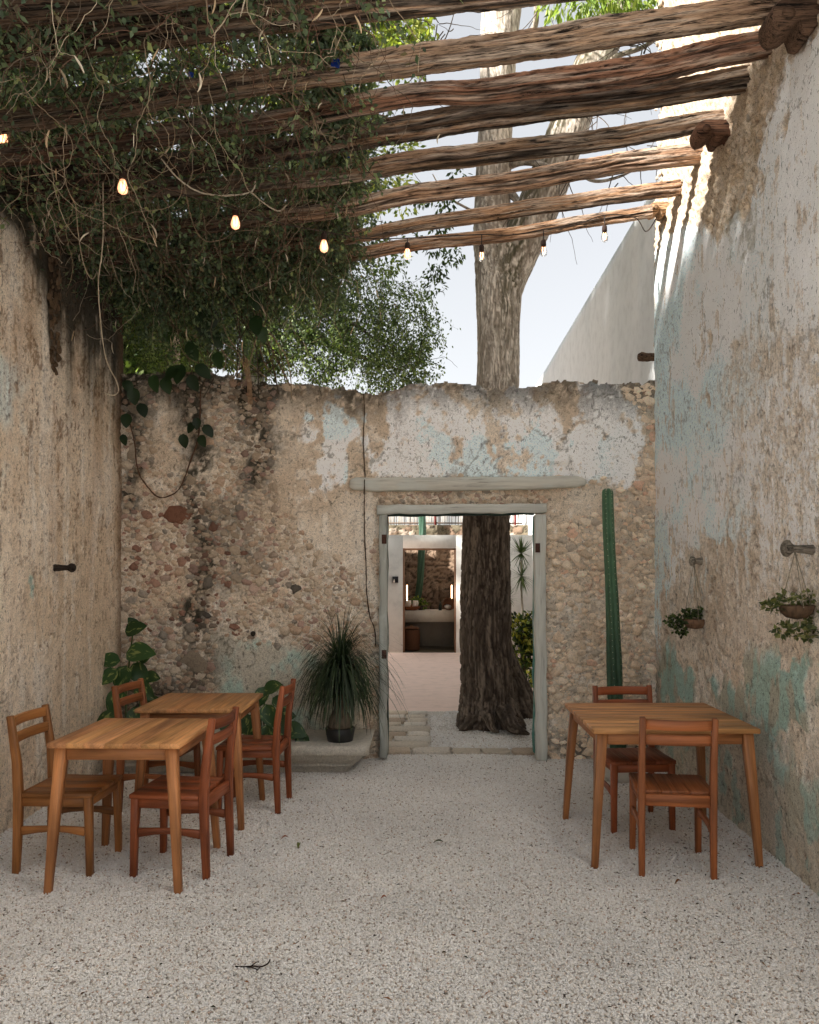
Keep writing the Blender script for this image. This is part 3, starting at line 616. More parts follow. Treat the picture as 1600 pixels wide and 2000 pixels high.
# exposed lumps in the broken band of the right wall and along its far edge
pts = []
for _ in range(900):
    y_ = random.uniform(3.9, 6.9); z_ = random.uniform(3.6, 6.4); X_ = CX+XR*F/y_; Y_ = CY-(z_-H)*F/y_
    if polysd(np.array([X_]), np.array([Y_]), [(1285, -300), (1285, 420), (1345, 400), (1400, 440), (1440, 420), (1475, 350), (1510, 230), (1545, 100), (1620, 10), (1900, -300)])[0] > 4:
        pts.append(((XR+.012+(.05 if z_ > 4.8 else 0), y_, z_), random.uniform(.012, .04), random.uniform(0, 6), srgb(random.choice(cols_r))*random.uniform(.6, .85), random.randrange(16), .7))
for z_ in np.arange(3.2, 6.9, .035):
    pts.append(((XR+random.uniform(.0, .05), YB+random.uniform(-.04, .03), z_), random.uniform(.02, .045), random.uniform(0, 6), srgb(random.choice(cols_r))*random.uniform(.8, 1.05), random.randrange(16), .9))
place_stones(right, pts, [(0, -1, 0), (0, 0, 1), (-1, 0, 0)], 120)
pts = []
for z_ in np.arange(3.0, 3.9, .05):
    for k in range(3):
        y_ = -XL*F/(CX-108-random.uniform(-10, 10)); pts.append(((XL+.0, y_, z_+random.uniform(-.02, .02)), random.uniform(.015, .04), random.uniform(0, 6), srgb('#5f4c3a')*random.uniform(.5, 1.2), random.randrange(16), .7))
for y_ in np.arange(4.5, 6.9, .05):
    pts.append(((XL-random.uniform(0, .2), y_, 3.88-.1*max(0, y_-6.3)+random.uniform(-.03, .02)), random.uniform(.02, .05), random.uniform(0, 6), srgb('#6d6252')*random.uniform(.5, 1.1), random.randrange(16), .8))
place_stones(left, pts, [(0, 1, 0), (0, 0, 1), (1, 0, 0)], 60)
# ---- door frame and lintel (parts of the back wall) --------------------------
FR = srgb('#c3c3bb'); FRD = srgb('#abada6')
def wpiece(name, P, wh, parent, color, up=(0, 0, 1), ch=.006, wob=.004, mat='weathered_beam_wood'):
    V, Fs, G = sweep_rect(P, wh, up, ch); V = V+rng.normal(0, wob*.4, V.shape)
    return link(name, mesh(name, V, Fs, MAT[mat], np.broadcast_to(color, (len(V), 3)), G), parent)
def seg(a, b, n=14, wob=.004):
    t = np.linspace(0, 1, n)[:, None]; P = np.array(a)*(1-t)+np.array(b)*t; P[1:-1] += rng.normal(0, wob, (n-2, 3)); return P
s_ = NT('grey_paint_wood')
g_ = s_.attr('gc').outputs[1]; n1 = s_.noise(s_.map(g_, (2.2, 40, 40)), 1, 6, .7, .4).outputs[0]; n3 = s_.noise(s_.map(g_, (3, 9, 9)), 1, 4, .6).outputs[0]
c_ = s_.mul(s_.attr().outputs[0], s_.ramp(n1, [(.30, .38), (.42, .9), (.65, 1.1)])); c_ = s_.mul(c_, srgb('#c9cfca'), s_.ramp(n3, [(.5, 0.0), (.62, .55)]), 'MIX')
s_.set(Base_Color=c_, Roughness=.85, Specular_IOR_Level=.2, Normal=s_.bump(n1, .8, .006))
yf = YB-.03
fr = empty('door_frame', (0, 0, 0)); fr.parent = back
def fpc(name, pa, pb, w_, d_, Y=yf, color=FR, up=(0, -1, 0), n=16):
    a_ = at(*pa, Y); b = at(*pb, Y); return wpiece(name, seg(a_, b, n), (w_, d_), fr, color, up, .006, .004, 'grey_paint_wood')
sx = YB/F
fpc('jamb', (749, 1478), (749.5, 1006), 15*sx, .12, color=FRD)
fpc('jamb', (1056.5, 1482), (1054.5, 1005), 21*sx, .12, color=FR*1.12)
fpc('head', (736, 996.5), (1066, 993), 18*sx, .13, Y=yf-.012, color=FR)
fpc('inner_stop', (1043.5, 1470), (1043, 1008), 4*sx, .05, Y=yf+.06, color=srgb('#5c8a80'))
fpc('inner_stop', (757.5, 1474), (757.5, 1008), 3*sx, .05, Y=yf+.06, color=srgb('#5e6b62'))
o_ = fpc('inner_stop', (757, 1005.5), (1043, 1004), 5*sx, .07, Y=yf+.0, color=srgb('#22352f')); o_.data.materials.clear(); o_.data.materials.append(MAT['generic'])
for (hx, hy, hh) in ((750.5, 1053, 18), (750.5, 1278, 17), (1050.5, 1070, 18)):
    a_ = at(hx, hy-hh/2, yf-.066); b = at(hx, hy+hh/2, yf-.066); o = stick('hinge', [a_, ((a_[0]+b[0])/2, a_[1], (a_[2]+b[2])/2), b], (9*sx, .008), 'rust', fr, (0, -1, 0), .001)
LN = [at(684, 946, YB-.02), at(760, 947, YB-.03), at(850, 946, YB-.03), at(950, 945, YB-.03), at(1050, 944, YB-.03), at(1115, 941, YB-.02), at(1142, 944, YB-.0)]
P = catmull(LN, 26); whs = np.stack([np.full(26, .11), np.interp(np.linspace(0, 1, 26), [0, .05, .5, .85, 1], [.085, .112, .108, .098, .05])], -1)
V, Fs, G = sweep_rect(P, whs, (0, 0, 1), .012); V += rng.normal(0, .0025, V.shape)
link('lintel', mesh('lintel', V, Fs, MAT['grey_paint_wood'], np.broadcast_to(srgb('#cbc8bd'), (len(V), 3)), G), back)
# ---------------------------------------------------------------- courtyard beyond the doorway
def part(a, name, mat, parent, smooth=False): return a.build(name, MAT[mat], parent, smooth, (1, 1, 1))
WP = srgb('#e4e1da')
# low white wall with its open doorway
root = empty('garden_wall', (0, 15.75, 0), 0, 'white plastered wall with a wide opening, seen through the doorway', 'wall')
def ax(px_, Y): return (px_-CX)*Y/F
def az(py_, Y): return H-(py_-CY)*Y/F
Yw = 15.75; o0, o1, ot, tp = ax(787, Yw), ax(891, Yw), az(1074, Yw), az(1045, Yw)
def plane_grid(name, x0, x1, z0, z1, y0, y1, col, parent, mat='painted_plaster', n=10, stain=True):
    """box with gridded front carrying faint weathering"""
    a = Acc(); V, Fs = boxV(x0, x1, y0, y1, z0, z1); a.add(V, Fs, col)
    return part(a, name, mat, parent)
def wall_boxes(name, boxes, col, parent, bev=.012):
    a = Acc()
    for b in boxes: V, Fs = boxV(*b); a.add(V, Fs, col)
    o = part(a, name, 'painted_plaster', parent); return o
root.location = (0, 0, 0)
wall_boxes('wall_face', [(-5, o0, Yw, Yw+.25, 0, tp), (o1, 2.02, Yw, Yw+.25, 0, tp), (o0, o1, Yw, Yw+.25, ot+.03, tp)], WP, root)
wall_boxes('door_surround', [(o0, o0+.03, Yw+.012, Yw+.24, 0, ot), (o1-.03, o1, Yw+.012, Yw+.24, 0, ot), (o0, o1, Yw+.012, Yw+.24, ot, ot+.03)], srgb('#8c6b55'), root)
wall_boxes('side_return', [(o0-.9, o0-.02, Yw+.25, 17.3, 0, tp-.02), (o1+.02, o1+.3, Yw+.25, 17.3, 0, tp-.02)], srgb('#b9a692'), root)
# washstand counter
ct = empty('wash_counter', (0, 0, 0), 0, 'pale plaster counter set in the opening of the white garden wall', 'counter')
Yc = 16.5; wall_boxes('counter_slab', [(o0-.02, o1+.02, Yc, Yc+.62, az(1215, Yc), az(1193, Yc))], srgb('#cfc6b8'), ct)
wall_boxes('back_panel', [(o0-.02, o1+.02, Yc+.62, Yc+.75, 0, az(1194, Yc)-.01)], srgb('#c4bbae'), ct)
# rubble wall behind, with stick fence on top
rw = empty('rubble_wall', (0, 0, 0), 0, 'dark rubble stone wall rising behind the white garden wall', 'wall')
Yq = 17.6
U2 = np.arange(-2.0, 2.18, .03); V2 = np.arange(0, 2.57, .03); UU, VV = np.meshgrid(U2, V2, indexing='ij'); u = UU.ravel(); z = VV.ravel()
v1, v2, cid = vor(u*6.4+2.4*fbm(u*3, z*3, 5), z*9.5+2.4*fbm(u*3, z*3, 9), 21)
cc = mixc(np.broadcast_to(srgb('#84705e'), (len(u), 3)).copy(), srgb('#6a5748'), cid); cc = mixc(cc, srgb('#aea192'), (cid > .7)*.6*ss(2.0, 2.3, z)+0.0); cc = mixc(cc, srgb('#4b4f40'), ss(2.1, 2.4, z)*(cid < .5)*.6); cc = mixc(cc, srgb('#2c2620'), ss(.14, .03, v2-v1)*.8)
dd = .03*ss(.03, .2, v2-v1)*(.4+cid*.8)+.03*fbm(u*9, z*9, 3)
link('wall_face', wall_mesh('wall_face', U2, V2, lambda a_, b: np.stack([a_, np.full_like(a_, Yq), b], -1), (0, -1, 0), np.ones(UU.shape, bool), dd.reshape(UU.shape), cc, (0, .3, 0)), rw)
fe = empty('stick_fence', (0, 17.72, 2.55), 0, 'pale stick fence standing on top of the rubble wall beyond the doorway', 'fence'); a = Acc()
x = -2.0
while x < 2.05:
    h = random.uniform(.5, .62); V, Fs = tube([(x, random.uniform(-.015, .015), 0), (x+random.uniform(-.01, .01), 0, h)], .011, 5); a.add(V, Fs, srgb(random.choice(['#b9ae9e', '#9a8d7c', '#c4bbad', '#7d7264']))); x += random.uniform(.026, .040)
o = part(a, 'sticks', 'generic', fe); o['kind'] = 'stuff'
for zz in (.04, .42):
    a = Acc(); V, Fs = tube([(-2, -.03, zz), (0, -.035, zz+.01), (2.05, -.03, zz)], .014, 6); a.add(V, Fs, srgb('#5a4738')); part(a, 'fence_rail', 'generic', fe)
for xx in (ax(850, 17.7), ax(1006, 17.7), -1.4):
    a = Acc(); V, Fs = boxV(xx-.02, xx+.02, -.07, -.04, 0, .66); a.add(V, Fs, srgb('#7a2f28')); part(a, 'fence_post', 'generic', fe)
# long white wall running away on the right
lw = empty('boundary_wall', (0, 0, 0), 0, 'tall smooth white wall running back behind the courtyard on the right', 'wall')
U3 = np.arange(7.4, 26, .12); V3 = np.arange(-.02, 5.36, .12); UU, VV = np.meshgrid(U3, V3, indexing='ij'); u = UU.ravel(); z = VV.ravel()
cc = mixc(np.broadcast_to(srgb('#e4e5e4'), (len(u), 3)).copy(), srgb('#d3d6d6'), ss(.4, .7, fbm(u*1.8, z*.5, 61))*.6)
link('wall_face', wall_mesh('wall_face', U3, V3, lambda a_, b: np.stack([np.full_like(a_, 2.17), a_, b], -1), (-1, 0, 0), np.ones(UU.shape, bool), (.012*fbm(u*1.2, z*1.2, 62)).reshape(UU.shape), cc, (.3, 0, 0), 'painted_plaster'), lw)
# things in and round the niche
b = empty('wall_lamp', (ax(772.5, Yw), Yw-.03, az(1132, Yw)), 0, 'small square black lamp fixed on the white garden wall left of the opening', 'lamp')
a = Acc(); V, Fs = boxV(-.055, .055, -.02, .03, -.06, .06); a.add(V, Fs); part(a, 'lamp_box', 'black_plastic', b)
a = Acc(); V, Fs = lathe([(.012, -.055), (.016, -.03), (.006, -.005), (.005, .01)], 8, -.022, -.034); a.add(V, Fs, srgb('#cfcac0')); part(a, 'pale_stem', 'generic', b)
zc = az(1193, Yc)
b = empty('towel_bowl', (ax(803, Yc+.2), Yc+.2, zc), 0, 'round brown bowl of rolled white towels on the counter', 'bowl')
a = Acc(); V, Fs = lathe([(.10, 0), (.17, .03), (.20, .08), (.185, .085), (.15, .04)], 22); a.add(V, Fs, srgb('#7c4a2e')); part(a, 'bowl', 'generic', b)
for k in range(7):
    a = Acc(); an = k*1.05; V, Fs = tube([(.1*math.cos(an), .09*math.sin(an), .06), (.1*math.cos(an)+.02, .09*math.sin(an), .14), (.1*math.cos(an)+.02, .09*math.sin(an), .20)], [.032, .036, .028], 8); a.add(V, Fs, srgb('#e6e0d6')); part(a, 'rolled_towel', 'generic', b, True)
def bottle(px_, name, label, c, h, r):
    o = empty(name, (ax(px_, Yc+.2), Yc+.2, zc), 0, label, 'bottle'); a = Acc(); V, Fs = lathe([(r, 0), (r*1.02, h*.5), (r*.8, h*.62), (r*.3, h*.74), (r*.28, h*.9)], 12); a.add(V, Fs, c); part(a, 'bottle_body', 'ceramic', o)
    a = Acc(); V, Fs = lathe([(r*.34, h*.9), (r*.34, h)], 8); a.add(V, Fs, c*.4); part(a, 'stopper', 'generic', o)
bottle(860, 'soap_bottle', 'small dark green bottle on the counter left of the round mirror', srgb('#1c2a20'), .2, .035)
b = empty('round_basket', (ax(877, Yc+.25), Yc+.25, zc), 0, 'round brown basket leaning at the right end of the counter', 'basket')
a = Acc(); V, Fs = lathe([(.02, 0), (.1, .005), (.125, .04), (.13, .07), (.115, .07), (.09, .03), (.02, .02)], 20); a.add(V[:, [0, 2, 1]]*[1, -1, 1]+[0, 0, .13], Fs, srgb('#6d4a34')); part(a, 'basket_bowl', 'generic', b)
a = Acc(); V, Fs = lathe([(.08, 0), (.02, .02)], 14); a.add(V[:, [0, 2, 1]]*[1, -1, .6]+[-.03, -.06, .07], Fs, srgb('#d8cfc2')); part(a, 'white_cloth', 'generic', b)
b = empty('drinking_glass', (ax(839, Yc+.2), Yc+.2, zc), 0, 'slim stemmed glass holding a dried sprig in the middle of the counter', 'glass')
a = Acc(); V, Fs = lathe([(.03, 0), (.004, .01), (.004, .08), (.03, .11), (.028, .17)], 10); a.add(V, Fs); part(a, 'glass_cup', 'bulb_glass', b)
for sx_, lab in ((o0+.05, 'left'), (o1-.05, 'right')):
    b = empty('wall_light', (sx_, Yc+.45, zc+.18), 0, 'slim glowing wall light at the %s side of the counter' % lab, 'lamp', 'slim lights beside the counter')
    a = Acc(); V, Fs = tube([(0, 0, 0), (0, 0, .33)], .012, 6, (0, 1, 0)); a.add(V, Fs); part(a, 'glow_tube', 'lamp_glow', b)
    a = Acc(); V, Fs = boxV(-.02, .02, .02, .04, -.02, .35); a.add(V, Fs, srgb('#7c5a40')); part(a, 'back_plate', 'generic', b)
b = empty('wicker_basket', (ax(803, 16.3), 16.3, 0), 0, 'brown wicker laundry basket on the floor under the counter', 'basket')
pr = []
for i in range(24): zz = i*.0175; pr.append((.155+.02*math.sin(zz*6)+(.006 if i % 2 else 0), zz))
a = Acc(); V, Fs = lathe(pr, 28); a.add(V, Fs, srgb('#5b3a26')); part(a, 'woven_body', 'generic', b)
a = Acc(); V, Fs = lathe([(.17, .42), (.175, .435), (.1, .46), (.03, .47), (.02, .49)], 24); a.add(V, Fs, srgb('#6a4630')); part(a, 'lid', 'generic', b)
# tall cactus behind the counter, lit green above the wall
def ribbed(P, R, ribs, seg, depth, twist=0.0):
    P = np.array(P); n = len(P); th = np.arange(seg)*2*math.pi/seg
    d = np.zeros((n, seg))
    for i in range(n): d[i] = -R[i]*depth*(1-np.abs(np.cos((th+twist*i/n)*ribs/2))**.8)
    return tube(P, R, seg, (0, 1, 0.02), True, d)
b = empty('column_cactus', (0, 17.3, 0), 0, 'slender dark column cactus bending up behind the counter', 'cactus')
P = catmull([(ax(808, 17.3), 0, .5), (ax(813, 17.3), 0, .75), (ax(819, 17.3), 0, 1.2), (ax(823, 17.3), 0, 1.8), (ax(825, 17.3), 0, 2.4), (ax(822, 17.3), 0, 3.3)], 60)
V, Fs = ribbed(P, np.interp(np.linspace(0, 1, 60), [0, .3, 1], [.10, .075, .085]), 5, 20, .45, 4.0); a = Acc(); a.add(V, Fs, srgb('#2c4a38')); part(a, 'cactus_stem', 'cactus_skin', b)
a = Acc(); V, Fs = lathe([(.13, 0), (.17, .3), (.18, .5), (.15, .5)], 16, ax(808, 17.3)); a.add(V, Fs, srgb('#6b6258')); part(a, 'pot', 'ceramic', b)
def leafy(name, parent, centers, rad, n, L, W, colors, mat='leaf', kind='stuff', droop=0.0):
    centers = np.array(centers, float); k = rng.integers(0, len(centers), n); rad = np.broadcast_to(np.asarray(rad, float), (len(centers), 3)) if np.ndim(rad) < 2 else np.asarray(rad)
    v = unit(rng.normal(size=(n, 3)))*rng.uniform(.35, 1, (n, 1))**.6; P = centers[k]+v*rad[k]
    D = unit(v+rng.normal(0, .7, (n, 3))+[0, 0, -droop]); N = unit(rng.normal(0, .6, (n, 3))+[0, 0, 1])
    pal = np.array([srgb(c) for c in colors]); V, T, C = leaves(P, D, N, rng.uniform(.6, 1.2, n)*L, rng.uniform(.7, 1.1, n)*W, pal[rng.integers(0, len(pal), n)]*rng.uniform(.75, 1.15, (n, 1)))
    o = link(name, mesh(name, V, T, MAT[mat], C), parent); o['kind'] = kind; return o
b = empty('counter_plant', (ax(822, Yc+.3), Yc+.3, zc), 0, 'small bright green potted plant on the counter beside the towel bowl', 'plant')
leafy('foliage', b, [(0, 0, .14), (-.08, 0, .18), (.07, 0, .1)], (.09, .08, .08), 240, .06, .02, ['#4f6b2e', '#7a8c3a', '#39552a'])
a = Acc(); V, Fs = lathe([(.05, 0), (.065, .09), (.055, .09)], 12); a.add(V, Fs, srgb('#3a3028')); part(a, 'pot', 'ceramic', b)
# spiky dracaena by the white wall
b = empty('dracaena', (ax(1020, 13), 13, 0), 0, 'slender spiky dracaena plant standing right of the big trunk, before the white wall', 'plant')
V, Fs = tube(catmull([(.01, 0, 0), (.02, 0, .7), (-.01, 0, 1.25), (-.01, 0, 1.75)], 20), np.linspace(.022, .013, 20), 7, (0, 1, 0)); a = Acc(); a.add(V, Fs, srgb('#8c8476')); part(a, 'stem', 'bark', b)
def spiky(name, parent, c, n, L, W, colr, up=.25):
    a_ = Acc()
    for i in range(n):
        d = unit(rng.normal(size=3)+[0, 0, up]); s_ = unit(np.cross(d, [0, 0, 1.001])); l = L*random.uniform(.75, 1.1); V = []
        for t in (0, .25, .6, 1):
            p = np.array(c)+d*l*t+np.array([0, 0, -.10*t*t*l]); ww = W*(1-t)**.6+.0008; V += [p-s_*ww, p+s_*ww]
        a_.add(V, [(0, 1, 3, 2), (2, 3, 5, 4), (4, 5, 7, 6)], srgb(random.choice(colr))*random.uniform(.7, 1.2))
    o = a_.build(name, MAT['leaf'], parent, color=(1, 1, 1)); o['kind'] = 'stuff'
spiky('spiky_leaves', b, (-.01, 0, 1.86), 90, .33, .011, ['#4a5a3a', '#5f6f49', '#3c4c30'], .5)
spiky('spiky_leaves', b, (-.01, 0, 1.5), 70, .30, .010, ['#4a5a3a', '#5f6f49', '#3c4c30'], -.1)
spiky('spiky_leaves', b, (-.22, .1, 1.15), 50, .25, .010, ['#4a5a3a', '#5f6f49', '#3c4c30'], .2)
# cord chair
b = empty('cord_chair', (ax(1012, 11.2), 11.2, 0), .5, 'black round cord chair half hidden behind the big trunk', 'chair')
def ringp(cx_, cy_, cz_, rx, rz, tilt, n=40):
    t = np.linspace(0, 2*math.pi, n); return np.stack([cx_+rx*np.cos(t), cy_+rz*np.sin(t)*math.sin(tilt), cz_+rz*np.sin(t)*math.cos(tilt)], -1)
a = Acc(); V, Fs = tube(ringp(0, 0, .58, .33, .42, .55), .011, 6); a.add(V, Fs); part(a, 'rim', 'black_plastic', b)
a = Acc()
for k in range(26):
    t = k*2*math.pi/26; p0 = np.array([.33*math.cos(t), .42*math.sin(t)*math.sin(.55), .58+.42*math.sin(t)*math.cos(.55)]); V, Fs = tube(catmull([p0, (p0*.6+np.array([0, -.12, .38])*.4)+[0, .10, -.02], (0.12*math.cos(t), -.06+.02*math.sin(t), .38)], 8), .004, 4); a.add(V, Fs)
o = part(a, 'cords', 'black_plastic', b); o['kind'] = 'stuff'
for k in range(3):
    t = k*2.1+.5; a = Acc(); V, Fs = tube([(.12*math.cos(t), -.06, .38), (.26*math.cos(t), .25*math.sin(t), .01)], .009, 6, (.1, .9, .1)); a.add(V, Fs); part(a, 'leg', 'black_plastic', b)
# croton bush right of trunk
b = empty('croton_bush', (ax(1030, 10.2), 10.2, 0), 0, 'yellow-green leafy bush behind the right door post, beside the trunk', 'bush')
leafy('foliage', b, [(0, 0, .78), (-.05, 0, .55), (.1, 0, .62), (.12, .1, .95), (.02, 0, .32), (-.1, -.05, .9)], (.17, .17, .15), 1500, .075, .024, ['#2c3d20', '#3a4c24', '#8a8c34', '#5f6c2c', '#243319', '#a5a043'])
a = Acc()
for k in range(7): V, Fs = tube(catmull([(random.uniform(-.03, .03), 0, 0), (random.uniform(-.08, .08), 0, .35), (random.uniform(-.15, .2), 0, .85)], 8), .009, 5, (0, 1, 0)); a.add(V, Fs, srgb('#4c4032'))
part(a, 'stems', 'bark', b)

# ---------------------------------------------------------------- the big tree beyond the back wall
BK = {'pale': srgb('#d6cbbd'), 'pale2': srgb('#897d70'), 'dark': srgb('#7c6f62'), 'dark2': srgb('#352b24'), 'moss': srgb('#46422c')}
def bark_tube(P, R, nr, seg, seed, darkness, ridge, moss=None, k=6, yaw=0):
    """P,R control; darkness(z)->0..1"""
    P = catmull(P, nr); R = np.interp(np.linspace(0, 1, nr), np.linspace(0, 1, len(R)), R)
    th = np.arange(seg)*2*math.pi/seg; TH, ZZ = np.meshgrid(th, P[:, 2]); L = np.linspace(0, 1, nr)[:, None]*np.linalg.norm(P[-1]-P[0])
    TH0_ = TH*1.0
    def per(fx, fz, sd, oc=3):                      # noise that closes round the trunk
        wgt = (TH0_/(2*math.pi)); a_ = fbm((TH*fx).ravel(), (np.broadcast_to(L, TH.shape)*fz).ravel(), sd, oc).reshape(TH.shape); b_ = fbm(((TH-2*math.pi)*fx).ravel(), (np.broadcast_to(L, TH.shape)*fz).ravel(), sd, oc).reshape(TH.shape)
        wv = ss(.85, 1, wgt); return a_*(1-wv)+b_*wv
    big = per(.7, .6, seed+2); TH0 = TH; TH = TH+(per(2.2, 2.6, seed+7)-.5)*.55; r1 = per(k, 3.4, seed); r2 = per(k*2.4, 9.0, seed+1); TH = TH0
    rd = 1-np.abs(r1-.5)*4; rd = np.clip(rd, 0, 1); r3 = 1-np.clip(np.abs(r2-.5)*5, 0, 1)
    crev = np.clip(ss(.35, .8, rd)*.8+ss(.5, .9, r3)*.6, 0, 1)
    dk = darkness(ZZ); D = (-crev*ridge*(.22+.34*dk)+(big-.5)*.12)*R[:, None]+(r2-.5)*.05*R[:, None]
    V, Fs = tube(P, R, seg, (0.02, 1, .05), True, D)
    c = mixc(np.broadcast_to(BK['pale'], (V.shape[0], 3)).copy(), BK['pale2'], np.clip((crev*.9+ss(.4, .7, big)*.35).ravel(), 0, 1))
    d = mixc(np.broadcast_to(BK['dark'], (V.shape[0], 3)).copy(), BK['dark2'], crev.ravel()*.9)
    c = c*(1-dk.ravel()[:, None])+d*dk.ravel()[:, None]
    if moss is not None: c = mixc(c, BK['moss'], np.clip(moss(V)*ss(.3, .6, r2).ravel(), 0, 1))
    return V, Fs, c
tree = empty('big_tree', (0, 0, 0), 0, 'big forked tree with furrowed bark standing just beyond the doorway', 'tree')
Yt = 8.45
def tp_(px_, py_, Y=Yt): return at(px_, py_, Y)
s_t = Yt/F
TR = [(948, 1450), (949, 1400), (950, 1330), (948, 1200), (949, 1100), (950, 1000), (957, 900), (966, 800), (972, 740), (973, 650), (974, 580), (977, 530), (980, 490)]
RR = [56, 53, 51, 50, 48, 46, 44.5, 43, 42, 42, 44, 48, 52]
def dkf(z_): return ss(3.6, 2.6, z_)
nr, sg = 420, 150
Pt = [tp_(*p) for p in TR]
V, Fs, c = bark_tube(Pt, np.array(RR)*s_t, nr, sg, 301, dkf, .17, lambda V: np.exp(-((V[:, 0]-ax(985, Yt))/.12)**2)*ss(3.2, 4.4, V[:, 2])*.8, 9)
# root flare at the foot
zc_ = V[:, 2]; cx0 = ax(949, Yt); an = np.arctan2(V[:, 1]-Yt, V[:, 0]-cx0); fl = ss(.62, -.12, zc_)**2
amp = fl*(.03+.20*np.exp(-((an+.6)/.30)**2)+.07*np.exp(-((an+2.5)/.35)**2)+.10*np.exp(-((an+1.6)/.2)**2)+.12*np.exp(-((an+.15)/.3)**2))
V[:, 0] += np.cos(an)*amp*.9; V[:, 1] += np.sin(an)*amp*.9
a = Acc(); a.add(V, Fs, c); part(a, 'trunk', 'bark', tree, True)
# second, leaning dark stem and buttress roots
V, Fs, c = bark_tube([(ax(1018, 9.0), 9.0, -.1), (ax(1006, 9.0), 9.0, .25), (ax(985, 9.0), 8.9, .6), (ax(965, 9.0), 8.8, .95)], [.30, .20, .14, .1], 90, 60, 311, lambda z_: z_*0+1, .18)
a = Acc(); a.add(V, Fs, c); part(a, 'buttress', 'bark', tree, True)
for k, (pts_, r0) in enumerate((([(985, 1390, 8.2), (1000, 1418, 7.95), (1018, 1428, 7.85), (1034, 1434, 7.8)], .10), ([(925, 1400, 8.2), (910, 1420, 8.15), (897, 1428, 8.15)], .07), ([(955, 1400, 8.1), (962, 1422, 8.0), (975, 1430, 7.95)], .06))):
    Pp = [at(*q) for q in pts_]; V, Fs, c = bark_tube(Pp, [r0, r0*.75, r0*.4, r0*.12] if len(Pp) == 4 else [r0, r0*.6, r0*.15], 40, 24, 320+k, lambda z_: z_*0+1, .2); a = Acc(); a.add(V, Fs, c); part(a, 'root', 'bark', tree, True)
def limb(name, pts_, R, seed, seg=48, n=160, ridge=.10, dk=.0, moss=None):
    V, Fs, c = bark_tube([at(*p) for p in pts_], R, n, seg, seed, lambda z_: z_*0+dk, ridge, moss, 7); a_ = Acc(); a_.add(V, Fs, c); part(a_, name, 'bark', tree, True)
limb('limb', [(972, 620, Yt), (970, 540, Yt), (962, 470, Yt), (962, 400, 8.5), (966, 300, 8.5), (970, 200, 8.5), (975, 80, 8.6), (983, -60, 8.6), (985, -300, 8.7)], np.array([36, 38, 38, 36, 35, 34, 38, 44, 40])*s_t, 331, 90, 300)
limb('limb', [(975, 640, Yt), (985, 560, Yt), (1008, 500, 8.4), (1040, 430, 8.35), (1078, 340, 8.3), (1112, 250, 8.3), (1145, 160, 8.3), (1190, 60, 8.3), (1260, -80, 8.3)], np.array([28, 40, 42, 42, 40, 38, 36, 34, 28])*s_t, 332, 90, 280, moss=lambda V: ss(.1, -.02, V[:, 0]-np.interp(V[:, 2], [4.3, 5.2, 5.9, 6.8], [.85, 1.02, 1.33, 1.6]))*.9)
for k, (pts_, r0) in enumerate((([(985, 325, 8.5), (1020, 315, 8.3), (1060, 322, 8.1), (1100, 345, 7.9)], .055), ([(985, 370, 8.5), (1005, 385, 8.4), (1020, 410, 8.4)], .06), ([(1000, 90, 8.5), (1040, 60, 8.2), (1048, 20, 8.0), (1040, -30, 8.0)], .04), ([(1110, 300, 8.3), (1150, 350, 8.0), (1210, 345, 7.8), (1290, 300, 7.6)], .022), ([(1130, 200, 8.3), (1190, 120, 8), (1260, 90, 7.8), (1330, 40, 7.6)], .035), ([(960, 110, 8.5), (900, 90, 8.2), (840, 130, 8), (810, 180, 8)], .018), ([(960, 430, 8.4), (900, 400, 8.2), (870, 380, 8.1), (845, 340, 8.0)], .015))):
    limb('branch', pts_, [r0, r0*.8, r0*.6, r0*.3], 340+k, 12, 40, .05, .25)
# bare twigs
def twigs(parent, starts, n, L, r, colr, seed=0, grav=-.1, steps=14, jitter=.35):
    S = np.array(starts, float)[rng.integers(0, len(starts), n)]+rng.normal(0, .05, (n, 3)); D = unit(rng.normal(size=(n, 3))); PP = np.zeros((n, steps, 3)); p = S.copy(); l = L*rng.uniform(.4, 1.2, (n, 1))/steps
    for i in range(steps): PP[:, i] = p; p = p+D*l; D = unit(D+rng.normal(0, jitter, (n, 3))*.5+[0, 0, grav*.3])
    V, Q = multi_tube(PP, np.full(n, r), np.full(n, r*.3), 4); o = link('twigs', mesh('twigs', V, Q, MAT['bark'], np.broadcast_to(srgb(colr), (len(V), 3))), parent); o['kind'] = 'stuff'; return PP
twigs(tree, [at(840, 130, 8), at(860, 60, 8), at(1100, 345, 7.9), at(1200, 345, 7.8), at(1250, 100, 7.8), at(1050, 20, 8), at(870, 385, 8.1), at(1150, 230, 8), at(1270, 310, 7.7)], 70, .8, .006, '#5a5046')
leafy('crown', tree, [at(1120, -10, 7.6), at(1180, 0, 7.6), at(1240, -15, 7.5), at(1150, -120, 7.8), at(1260, -140, 7.8), at(1000, -260, 8.5), at(1250, -300, 8.5), at(1400, -250, 8)], np.array([(.33, .3, .2)]*3+[(.5, .5, .35)]*5), 2600, .11, .016, ['#7d9440', '#93a552', '#657d35', '#a8b565'], droop=1.4)
leafy('hanging_leaves', tree, [at(825, 385, 8), at(870, 400, 8), at(858, 440, 7.8), at(850, 480, 7.8), at(852, 530, 7.8), at(848, 560, 7.8), at(885, 500, 7.8), at(895, 345, 8), at(812, 470, 8), at(840, 90, 8), at(1145, 165, 7.9)], (.11, .1, .09), 760, .06, .014, ['#3f5230', '#556a3d', '#2f4226'], droop=1.0)

